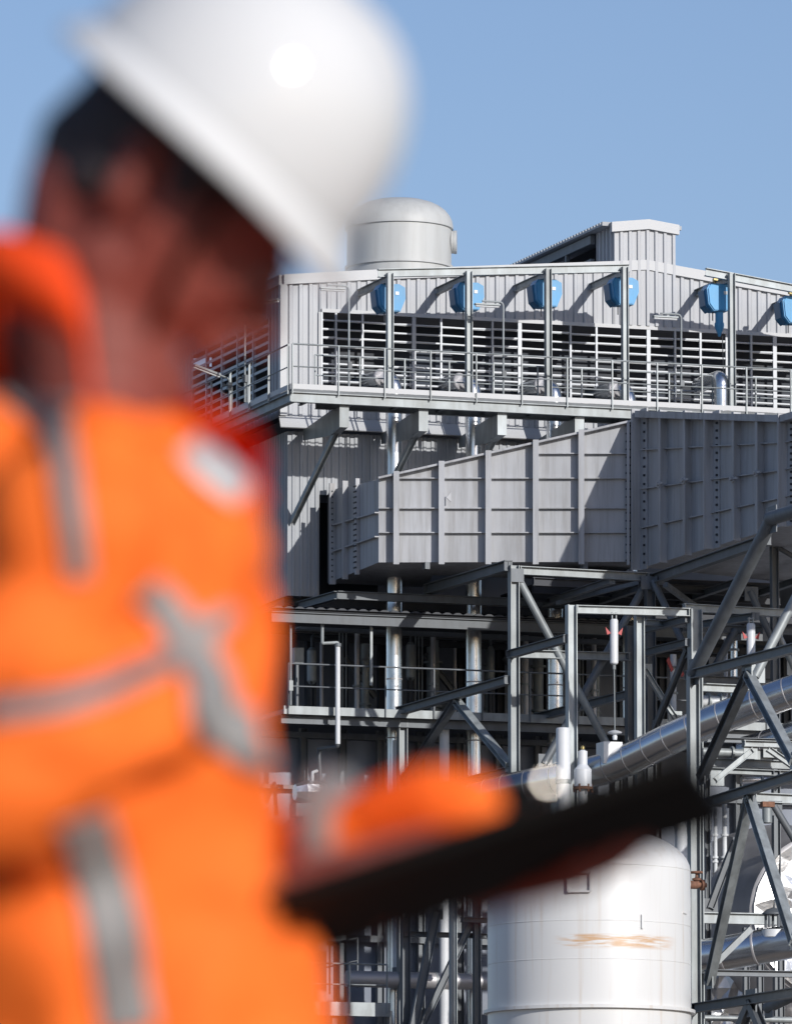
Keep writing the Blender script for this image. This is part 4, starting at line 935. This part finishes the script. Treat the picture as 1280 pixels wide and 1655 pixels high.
# ================================================================== LOWER LEFT platform
PV = -3.0; a, b = pt(500, 1628, PV), pt(631, 1634, PV); zq = a.z
t = thing('low_platform', 'small railed steel platform at the foot of the plant, left of the tank', 'platform', (a.x, PV, 0))
k = MB(); k.box((a.x - 1, PV, zq - .05), (b.x, -.5, zq)); k.build('deck', 'galv_dark', t)
k = MB(); k.box((a.x - 1, PV - .015, zq - .2), (b.x, PV, zq + .13)); k.build('toe_board', 'galv', t)
rail(t, (a.x - .9, PV - .04, zq), (b.x - .1, PV - .04, zq), 3, mats='galv', h=1.05)
rail(t, (a.x - .9, -.8, zq + .1), (b.x - .1, -.8, zq + .75), 4, mats='galv_dark')
for x, v in ((540, -2.8), (628, -2.8), (540, -.7), (628, -.7)): q = pt(x, 1640, v); k = MB(); k.bar((q.x, v, 0), (q.x, v, zq - .05), .14, .14); k.build('leg', 'galv_dark', t)
z = pt(700, 1586, -1.6).z; q0, q1 = pt(560, 1580, -1.6), pt(900, 1590, -1.6)
t = thing('low_pipe', 'dark horizontal pipe crossing at the foot of the plant beside the tank', 'pipe', (q0.x, -1.6, z)); k = MB(); k.tube([(q0.x, -1.6, z), (q1.x, -1.6, z)], .2, 22); k.build('jacket', 'silver_dull', t)
k = MB()
for x in (702, 760): q = pt(x, 1586, -1.6); k.lathe((q.x, -1.6, z), X3, [(.2, 0), (.212, .005), (.212, .04), (.2, .045)], 22)
k.build('seam_band', 'galv', t)
bb = thing('low_braced_bay', 'shaded braced steel bay between the low platform and the tank', 'steel frame', (pt(655, 1500, -4).x, -4, 0))
vcol(bb, 655, -4, 1290, wd=.2, mm='galv_dark'); vcol(bb, 770, -4.2, 1290, wd=.16, mm='galv_dark'); vcol(bb, 732, -5.5, 1300, wd=.16, mm='galv')
member(bb, 'brace', pt(706, 1470, -4.4), pt(664, 1680, -4.4), 'H', .16, .2, X3, 'galv_dark'); member(bb, 'brace', pt(762, 1490, -4.1), pt(672, 1680, -4.1), 'H', .16, .16, X3, 'galv_dark')
member(bb, 'beam', pt(650, 1510, -4), pt(790, 1514, -4), 'H', .18, .12, Z3, 'galv_dark'); member(bb, 'beam', pt(745, 1487, -4.5), pt(800, 1489, -4.5), 'H', .18, .12, Z3, 'galv_dark')
t = thing('pale_downpipe', 'pale downpipe ending in a socket above the low platform', 'pipe', pt(641, 1565, -1.2)); q = pt(641, 1565, -1.2); k = MB(); k.tube([q, (q.x, -1.2, ZF - .6)], .095, 16); k.build('pipe', 'pipe_white', t)
k = MB(); k.lathe(q, Z3, [(.11, -.3), (.11, 0), (.095, .01)], 16); k.build('socket', 'galv_dark', t)
t = thing('pump_set', 'small crumpled silver pump cover just right of the orange jacket', 'pump', pt(505, 1310, -1.5)); q = pt(505, 1282, -1.5)
k = MB(); k.tube([q + X3 * -.45, q + X3 * -.2, q + X3 * .1, q + X3 * .35], [.2, .3, .3, .22], 9); k.build('cover', 'silver_crinkle', t, smooth=0)
k = MB(); k.box(q + Vector((-.5, -.25, -.6)), q + Vector((.5, .25, -.28))); k.box(q + Vector((-.3, -.2, -6)), q + Vector((.3, .2, -.6))); k.build('plinth', 'galv_dark', t)
k = MB(); k.tube(elbow(q + Z3 * .25, q + Vector((0, 0, .5)), q + Vector((.15, .1, .55)), .05), .04, 8); k.build('pipe_stub', 'pipe_white', t)

# ================================================================== THE WORKER
PB = Vector((-.22, 5.5, 0))
def blob_mesh(name, caps, voxel, m, parent=None, smooth_it=8, disp=None, base=None):
    """one continuous skin over tapered capsules (p, r) - (q, r): grown, voxel-remeshed and smoothed"""
    bm = bmesh.new()
    for p, r0, q, r1 in caps:
        p, q = Vector(p), Vector(q); L = (q - p).length; n = max(1, int(L / (min(r0, r1) * .35)) + 1)
        for i in range(n + 1):
            t = i / n; c = p + (q - p) * t; r = r0 + (r1 - r0) * t
            bmesh.ops.create_icosphere(bm, subdivisions=2, radius=r, matrix=Matrix.Translation(c))
    me = bpy.data.meshes.new(name + '_tmp'); bm.to_mesh(me); bm.free()
    o = bpy.data.objects.new(name + '_tmp', me); COL.objects.link(o)
    rm = o.modifiers.new('r', 'REMESH'); rm.mode = 'VOXEL'; rm.voxel_size = voxel
    sm = o.modifiers.new('s', 'SMOOTH'); sm.iterations = smooth_it; sm.factor = .5
    dg = bpy.context.evaluated_depsgraph_get(); ev = o.evaluated_get(dg)
    out = bpy.data.meshes.new_from_object(ev, depsgraph=dg)
    bpy.data.objects.remove(o); bpy.data.meshes.remove(me)
    out.name = name; out.materials.clear(); out.materials.append(M[m])
    if disp:
        nrm = [v.normal.copy() for v in out.vertices]
        for v, n_ in zip(out.vertices, nrm): v.co += n_ * disp(v.co)
    b = Vector(base if base is not None else PB)
    out.transform(Matrix.Translation(-b)); out.polygons.foreach_set('use_smooth', [True] * len(out.polygons)); out.update()
    ob = bpy.data.objects.new(name, out); COL.objects.link(ob)
    if parent is None: ob.location = b
    else: ob.parent = parent
    BASE[ob.name] = b; WORLD.add(ob.name)
    return ob
# head frame: forward, near side, up
yw = R(14)
Hf = Vector((.77 * math.cos(yw), .77 * math.sin(yw), -.64)).normalized()
Hs = Vector((math.sin(yw), -math.cos(yw), 0)); Hu = Hs.cross(Hf).normalized()
if Hu.z < 0: Hu = -Hu
rl = R(15); Hs, Hu = Hs * math.cos(rl) - Hu * math.sin(rl), Hu * math.cos(rl) + Hs * math.sin(rl)   # head leaning a little toward the near shoulder
HO = wp(350, 245)
def hd(f, s, u): return HO + Hf * f + Hs * s + Hu * u
def cap(p, r, q=None, r2=None): return (p, r, q if q is not None else p, r2 if r2 is not None else r)
caps = []
# skull, face, jaw
caps += [cap(hd(-.02, 0, -.01), .072, hd(.03, 0, -.01), .066), cap(hd(-.035, 0, -.035), .072), cap(hd(.045, 0, -.055), .058, hd(.04, 0, -.10), .048)]
for s in (-1, 1):
    caps += [cap(hd(.02, s * .035, -.06), .042, hd(.04, s * .028, -.10), .034), cap(hd(.065, s * .032, -.07), .026), cap(hd(-.01, s * .046, -.115), .02, hd(.075, s * .018, -.153), .021),
             cap(hd(.086, s * .03, -.034), .013, hd(.092, s * .012, -.036), .012),
             cap(hd(-.044, s * .075, -.04), .011, hd(-.038, s * .077, -.072), .013), cap(hd(-.034, s * .073, -.088), .009), cap(hd(.0, s * .038, -.06), .040, hd(.01, s * .032, -.095), .036), cap(hd(.035, s * .034, -.035), .034)]
caps += [cap(hd(.098, 0, -.045), .009, hd(.118, 0, -.082), .012), cap(hd(.108, .012, -.086), .009), cap(hd(.108, -.012, -.086), .009),
         cap(hd(.082, 0, -.10), .026), cap(hd(.096, -.014, -.112), .008, hd(.096, .014, -.112), .008), cap(hd(.094, -.012, -.122), .008, hd(.094, .012, -.122), .008), cap(hd(.088, 0, -.156), .021)]
# neck, trunk, legs
nk0, nk1 = hd(-.035, 0, -.10), wp(150, 640)
caps += [cap(hd(-.05, 0, -.085), .054, wp(115, 540), .056), cap(hd(.02, .022, -.085), .046, hd(.03, .016, -.115), .036), cap(hd(.02, -.022, -.085), .046, hd(.03, -.016, -.115), .036)]
caps += [cap(nk0, .056, nk1, .062), cap(nk1, .058, wp(140, 800), .06)]
caps += [cap(wp(130, 900), .075, wp(150, 1500), .085), cap(wp(120, 850, -.12), .045, wp(140, 850, .13), .045)]
hipz = wp(130, 1700)
legs = []
for s, dx in ((-1, .03), (1, -.05)):
    h = Vector((hipz.x, 5.5 + s * .10, hipz.z)); kn = Vector((hipz.x + dx + .02, 5.5 + s * .11, .50)); an = Vector((hipz.x + dx - .03, 5.5 + s * .11, .09)); to = an + Vector((.16, s * .02, -.045))
    legs.append((h, kn, an, to)); caps += [cap(h, .085, kn, .055), cap(kn, .052, an, .038), cap(an - Z3 * .03, .036, to, .028)]
# arms (under the sleeves) and hands
NS, NE, NW = wp(95, 800, -.19), wp(15, 1270, -.25), wp(385, 1458, .03)
FS, FE, FW = wp(180, 800, .19), wp(330, 1400, .27), wp(830, 1335, .17)
caps += [cap(NS + Vector((.02, .03, -.03)), .034, NE, .034), cap(NE, .034, NW, .026), cap(FS + Vector((.01, -.03, -.03)), .034, FE, .034), cap(FE, .042, FW, .027)]
def hand(wr, fwd, across, palm_n, curl):
    """palm, four unequal bent fingers and a thumb from the side of the palm"""
    fwd = fwd.normalized(); across = (across - fwd * across.dot(fwd)).normalized(); pn = fwd.cross(across).normalized()
    if pn.dot(palm_n) < 0: pn = -pn
    out = []
    for s in (-.028, -.009, .010, .028): out.append(cap(wr + fwd * .01 + across * s * .6, .015, wr + fwd * .085 + across * s, .012))
    for s, L in ((-.030, .062), (-.010, .078), (.010, .084), (.030, .074)):
        p = wr + fwd * .088 + across * s; d = fwd; r = .0088
        for i, f in enumerate((.45, .30, .25)):
            d = (Matrix.Rotation(curl * (1, 1.15, .8)[i], 3, fwd.cross(pn)) @ d).normalized(); q = p + d * L * f; out.append(cap(p, r, q, r * .93)); p = q; r *= .93
    p = wr + fwd * .03 + across * .036
    q = p + (fwd * .55 + across * .7 + pn * .35).normalized() * .04; q2 = q + (fwd * .9 + across * .1 + pn * .45).normalized() * .032; q3 = q2 + (fwd * .9 - across * .1 + pn * .5).normalized() * .024
    out += [cap(p - across * .012, .014, q, .012), cap(q, .0115, q2, .0105), cap(q2, .0105, q3, .009)]
    return out
# clipboard corners: near long edge A-B, far long edge D-C
CA, CB_, CC = wp(394, 1476, -.14), wp(1120, 1236, -.10), wp(1192, 1330, .17)
CD = CA + (CC - CB_)
along = (CB_ - CA).normalized(); acr = (CD - CA).normalized()
under = along.cross(acr).normalized()
if under.z > 0: under = -under
fh = wp(800, 1328, .15)
caps += [cap(FW, .026, wp(774, 1440, .212), .024)]
caps += hand(wp(770, 1448, .215), along * .62 - Z3 * .16 - Y3 * .6, along * .6 + Y3 * .7, Vector((0, -.5, 1)), .16)
caps += hand(wp(394, 1456, .045), along, acr, under, .02)
# fingers of the far hand below the board, seen against the tank
body = blob_mesh('person', caps, .0042, 'skin', None, 7)
tag(body, 'worker in orange high-visibility jacket and white helmet looking down at a black clipboard', 'person')
# clothing
def wr_(co):
    return .026 * noise.noise(co * 5.2 + Vector((3, 1, 0))) + .036 * abs(noise.noise(Vector((co.x * 6.5 + co.z * 4, co.y * 6, co.z * 7 - co.x * 4 + 5)))) - .016 + .009 * noise.noise(co * 14) + .004 * noise.noise(Vector((co.x * 9, co.y * 9, co.z * 26)))
jc = []
for dy in (-.10, 0, .10):
    f = 1 - abs(dy) * 1.2
    jc += [cap(wp(110, 905, dy), .105 * f, wp(110, 1150, dy), .13 * f), cap(wp(110, 1150, dy), .13 * f, wp(110, 1850, dy), .15 * f),
           cap(wp(270, 880, dy * .9), .085 * f, wp(300, 1050, dy * .9), .085 * f), cap(wp(300, 1050, dy), .085 * f, wp(300, 1340, dy), .092 * f),
           cap(wp(270, 1350, dy), .10 * f, wp(340, 1860, dy), .122 * f)]
jc += [cap(wp(395, 1300, -.05), .048, wp(400, 1380, -.03), .046), cap(wp(385, 920, -.02), .046, wp(395, 1040, 0), .044)]
jc += [cap(wp(125, 805, -.06), .07, wp(125, 805, .06), .07), cap(wp(250, 825, -.02), .065, wp(285, 815, .08), .065)]
jc += [cap(wp(-60, 770, -.03), .075, wp(60, 780, .0), .07)]
jc += [cap(NS + Vector((.01, .02, -.015)), .074, NE, .07), cap(NE, .07, NW - (NW - NE).normalized() * .03, .046), cap(FS, .08, FE, .068), cap(FE, .056, wp(785, 1330, .15), .040)]
jc += [cap(wp(-80, 1265, -.285), .066, wp(120, 1220, -.285), .06), cap(wp(120, 1220, -.285), .058, wp(300, 1120, -.21), .036)]
jacket = blob_mesh('jacket', jc, .008, 'orange', body, 9, wr_)
# stand collar: open at the front, high at the nape
cl = MB(); nC = 40; top = []; botm = []
cc_, lx = wp(150, 565), (wp(392, 690) - wp(-55, 405)) * .5
cc_ = (wp(392, 690) + wp(-55, 405)) * .5
vs = []; fs = []
for i in range(nC + 1):
    a = R(12) + (2 * math.pi - R(24)) * i / nC
    deg = math.degrees(a); tq = min(1, max(0, (99 - deg) / 13)); tq = tq * tq * (3 - 2 * tq) if a < math.pi else 0
    hi = .034 * max(0, math.sin(a)) * (1 - tq) if 90 < deg < 180 else (.02 if deg >= 180 else 0)
    rim = cc_ + lx * math.cos(a) * .98 + Vector((0, math.sin(a) * -.10, 0)) + Z3 * (hi - .125 * tq * max(0, math.sin(a)) - .02 * max(0, math.cos(a)))
    foot = cc_ + lx * math.cos(a) * .80 + Vector((.0, math.sin(a) * -.098, -.085 + (.058 * (1 - tq) if 90 < deg < 180 else 0) - .05 * tq * max(0, math.sin(a))))
    for t in (0, .33, .66, 1):
        q = rim.lerp(foot, t); o_ = (q - cc_); o_.z = 0; vs += [q + o_.normalized() * (.014 + .018 * math.sin(t * 3.1)), q - o_.normalized() * .004]
for i in range(nC):
    for j in range(3):
        a = i * 8 + j * 2; fs += [(a, a + 2, a + 10, a + 8), (a + 1, a + 9, a + 11, a + 3)]
    a = i * 8; fs += [(a, a + 8, a + 9, a + 1), (a + 6, a + 7, a + 15, a + 14)]
cl.add(vs, fs); cl.build('collar', 'orange_in', jacket, smooth=60)
# reflective tape laid on the jacket
dgj = BVHTree.FromPolygons([v.co + PB for v in jacket.data.vertices], [tuple(p.vertices) for p in jacket.data.polygons])
CAMP = Vector((0, 0, CAMZ))
def tape(path, widths, name='reflective_strip', n=26, lift=.004, m='tape'):
    P = [Vector((x, y, 0)) for x, y in path]; pts_ = []; ws = []
    seg = spl([Vector(p) for p in P], n // max(1, len(P) - 1) + 3)
    rows = []
    for i, p in enumerate(seg):
        t = i / (len(seg) - 1); wv_ = widths[0] + (widths[-1] - widths[0]) * t if len(widths) == 2 else widths[min(int(t * len(widths)), len(widths) - 1)]
        d = (seg[min(i + 1, len(seg) - 1)] - seg[max(i - 1, 0)]).normalized(); nn__ = Vector((-d.y, d.x, 0)); row = []
        for k_ in range(7):
            q = p + nn__ * wv_ * (k_ / 6 - .5); rd = ray(q.x, q.y).normalized(); hit = dgj.ray_cast(CAMP, rd)
            row.append((hit[0] + hit[1] * lift, hit[0] + hit[1] * (lift - .003)) if hit[0] is not None else None)
        rows.append(row)
    mbt = MB(); idx = {}
    for i, row in enumerate(rows):
        for k_, h in enumerate(row):
            if h is not None: idx[i, k_] = len(mbt.v); mbt.v += [h[0]]
    for i in range(len(rows) - 1):
        for k_ in range(6):
            q = [(i, k_), (i + 1, k_), (i + 1, k_ + 1), (i, k_ + 1)]
            if all(z_ in idx for z_ in q):
                pp = [mbt.v[idx[z_]] for z_ in q]
                if max((pp[0] - pp[2]).length, (pp[1] - pp[3]).length) < .11: mbt.f.append(tuple(idx[z_] for z_ in q))
    if mbt.f:
        left_ = set(range(len(mbt.f))); best = []
        while left_:
            st = [left_.pop()]; comp = []; 
            while st:
                q = st.pop(); comp.append(q); vs_ = set(mbt.f[q]); nb_ = [z_ for z_ in left_ if vs_ & set(mbt.f[z_])]
                for z_ in nb_: left_.discard(z_); st.append(z_)
            if len(comp) > len(best): best = comp
        mbt.f = [mbt.f[z_] for z_ in best]; used = sorted({v_ for f_ in mbt.f for v_ in f_}); rm_ = {v_: i_ for i_, v_ in enumerate(used)}
        mbt.v = [mbt.v[v_] for v_ in used]; mbt.f = [tuple(rm_[v_] for v_ in f_) for f_ in mbt.f]
        o_ = mbt.build(name, m, jacket, smooth=60); so_ = o_.modifiers.new('thickness', 'SOLIDIFY'); so_.thickness = .003; so_.offset = 0
tape([(-30, 585), (50, 640), (105, 685)], [85, 70])
tape([(92, 670), (110, 780), (122, 860), (128, 935)], [45, 38])
tape([(232, 950), (285, 1010), (335, 1100), (345, 1160), (400, 1195), (478, 1215)], [55, 95])
tape([(300, 1060), (345, 1010), (370, 985)], [60, 16])
tape([(-20, 1158), (120, 1135), (220, 1095), (300, 1055)], [34, 44])
tape([(128, 1320), (170, 1450), (208, 1670)], [85, 92])
tape([(318, 715), (345, 750), (395, 790)], [80, 70], m='tape_sunlit')
pc = FE.lerp(wp(790, 1310, .15), .47); k = MB(); k.lathe(pc, FW - FE, [(.044, -.011), (.055, -.009), (.055, .009), (.044, .011)], 28); k.build('reflective_strip', 'tape', jacket)
# trousers, boots
tc_ = []
for h, kn, an, to in legs: tc_ += [cap(h - Z3 * .03, .10, kn, .085), cap(kn, .085, an + Z3 * .02, .075)]
tc_ += [cap(Vector((hipz.x, 5.43, hipz.z - .03)), .105, Vector((hipz.x, 5.57, hipz.z - .03)), .105)]
blob_mesh('trousers', tc_, .011, 'navy', body, 6)
for h, kn, an, to in legs: blob_mesh('boot', [cap(an + Z3 * .05, .062, an - Z3 * .02, .058), cap(an - Z3 * .03, .05, to + Vector((.03, 0, .01)), .045)], .008, 'black', body, 4)
# hair: close cap over the back of the head and sideburns
hc = [cap(hd(-.043, 0, -.025), .072), cap(hd(-.038, 0, -.005), .074), cap(hd(-.062, 0, -.058), .055), cap(hd(.0, 0, .005), .076)]
for s in (-1, 1): hc += [cap(hd(-.005, s * .062, -.03), .016, hd(.004, s * .064, -.075), .009), cap(hd(-.055, s * .045, -.07), .026, hd(-.066, s * .03, -.095), .014), cap(hd(.0, s * .058, -.015), .02, hd(.05, s * .05, -.01), .014)]
blob_mesh('hair', hc, .005, 'hair', body, 5)
for s in (-1, 1):
    k = MB(); k.lathe(hd(.088, s * .031, -.052), Hf, [(.002, -.012), (.010, -.006), (.012, 0), (.009, .006), (.001, .010)], 14); ey = k.build('eye', 'eye', body)
    k = MB(); k.lathe(hd(.096, s * .031, -.053), Hf, [(.006, 0), (.005, .003), (.001, .004)], 12); k.build('iris', 'black', ey)
    k = MB(); k.tube([hd(.098, s * .014, -.036), hd(.100, s * .03, -.031), hd(.088, s * .048, -.036)], [.003, .005, .002], 8); k.build('eyebrow', 'hair', body)
# helmet
hm = MB(); nS, nR = 56, 14
def hpt(a, t):                                       # a round the head, t 0 rim .. 1 crown
    rf = .126 if math.cos(a) > 0 else .130
    x = rf * math.cos(a); y = .118 * math.sin(a); c, s_ = math.cos(t * math.pi / 2), math.sin(t * math.pi / 2)
    e = .77
    return hd(x * c ** e - .005, y * c ** e, (.153) * s_ ** .95 + .0 + (.006 if abs(y * c) < .016 and t > .15 else 0))
vs = []; fs = []
for j in range(nR + 1):
    for i in range(nS): vs.append(hpt(2 * math.pi * i / nS, j / nR * .995))
for j in range(nR):
    for i in range(nS): fs.append((j * nS + i, j * nS + (i + 1) % nS, (j + 1) * nS + (i + 1) % nS, (j + 1) * nS + i))
fs.append(tuple(range(nR * nS, (nR + 1) * nS)))
hm.add(vs, fs); helm = hm.build('helmet', 'helmet', body, smooth=50); so_ = helm.modifiers.new('thickness', 'SOLIDIFY'); so_.thickness = .004; so_.offset = -1
k = MB(); vs = []; fs = []
for i in range(nS):
    a = 2 * math.pi * i / nS; c, s_ = math.cos(a), math.sin(a); x = (.126 if c > 0 else .130) * c - .005; y = .118 * s_
    pk = .014 + .010 * max(0, c) ** 3; L = math.hypot(x, y); ox, oy = x / L, y / L
    vs += [hd(x, y, .012), hd(x + ox * pk, y + oy * pk, -.004 - .012 * max(0, c) ** 2), hd(x + ox * pk, y + oy * pk, -.010 - .012 * max(0, c) ** 2), hd(x - ox * .004, y - oy * .004, -.002)]
for i in range(nS):
    j = (i + 1) % nS
    for q in range(4): fs.append((i * 4 + q, j * 4 + q, j * 4 + (q + 1) % 4, i * 4 + (q + 1) % 4))
k.add(vs, fs); k.build('brim', 'helmet_brim', helm, smooth=50)
k = MB(); k.tube([hd(.02, .112, -.008), hd(.03, .075, -.08), hd(.06, .03, -.165), hd(.06, -.03, -.165), hd(.03, -.075, -.08), hd(.02, -.112, -.008)], .004, 6); k.build('chin_strap', 'black', helm)
# wrist watch strap; tiny steel stud added and angled for the sun glint
d_ = (FW - FE).normalized(); wc = wp(868, 1306, .10)
wt = MB(); wt.lathe(wp(838, 1330, .165), d_, [(.034, -.012), (.036, -.010), (.036, .010), (.034, .012)], 24); wo = wt.build('wristwatch', 'black', body)
k = MB(); q = wp(885, 1264, .12); hv = (sd + (CAMP - q).normalized()).normalized(); k.lathe(q, hv, [(.0021, -.014), (.0021, -.00006), (.0016, -.00003), (.0010, -.00001), (.0004, 0)], 24); k.build('glint_stud', 'chrome', wo, smooth=80)  # added stud, turned halfway between sun and camera to glint
# clipboard
k = MB(); k.slab([CA, CB_, CC, CD], -under * .012); cbo = thing('clipboard', 'black clipboard held level in the worker\'s hands', 'clipboard', (CA + CC) * .5, world=True)
k.build('board', 'black', cbo, smooth=0)
up_ = -under; k = MB(); c0 = CB_.lerp(CC, .5) - along * .02 + up_ * .012; k.bar(c0 - acr * .05, c0 + acr * .05, .03, .012, up_); k.tube([c0 - acr * .04 + up_ * .01, c0 + acr * .04 + up_ * .01], .008, 10); k.build('clip', 'chrome', cbo)
k = MB(); k.slab([CA.lerp(CC, .07) + up_ * .0135, CB_.lerp(CD, .07) + up_ * .0135, CC.lerp(CA, .07) + up_ * .0135, CD.lerp(CB_, .07) + up_ * .0135], up_ * .002); k.build('paper', 'white', cbo, smooth=0)
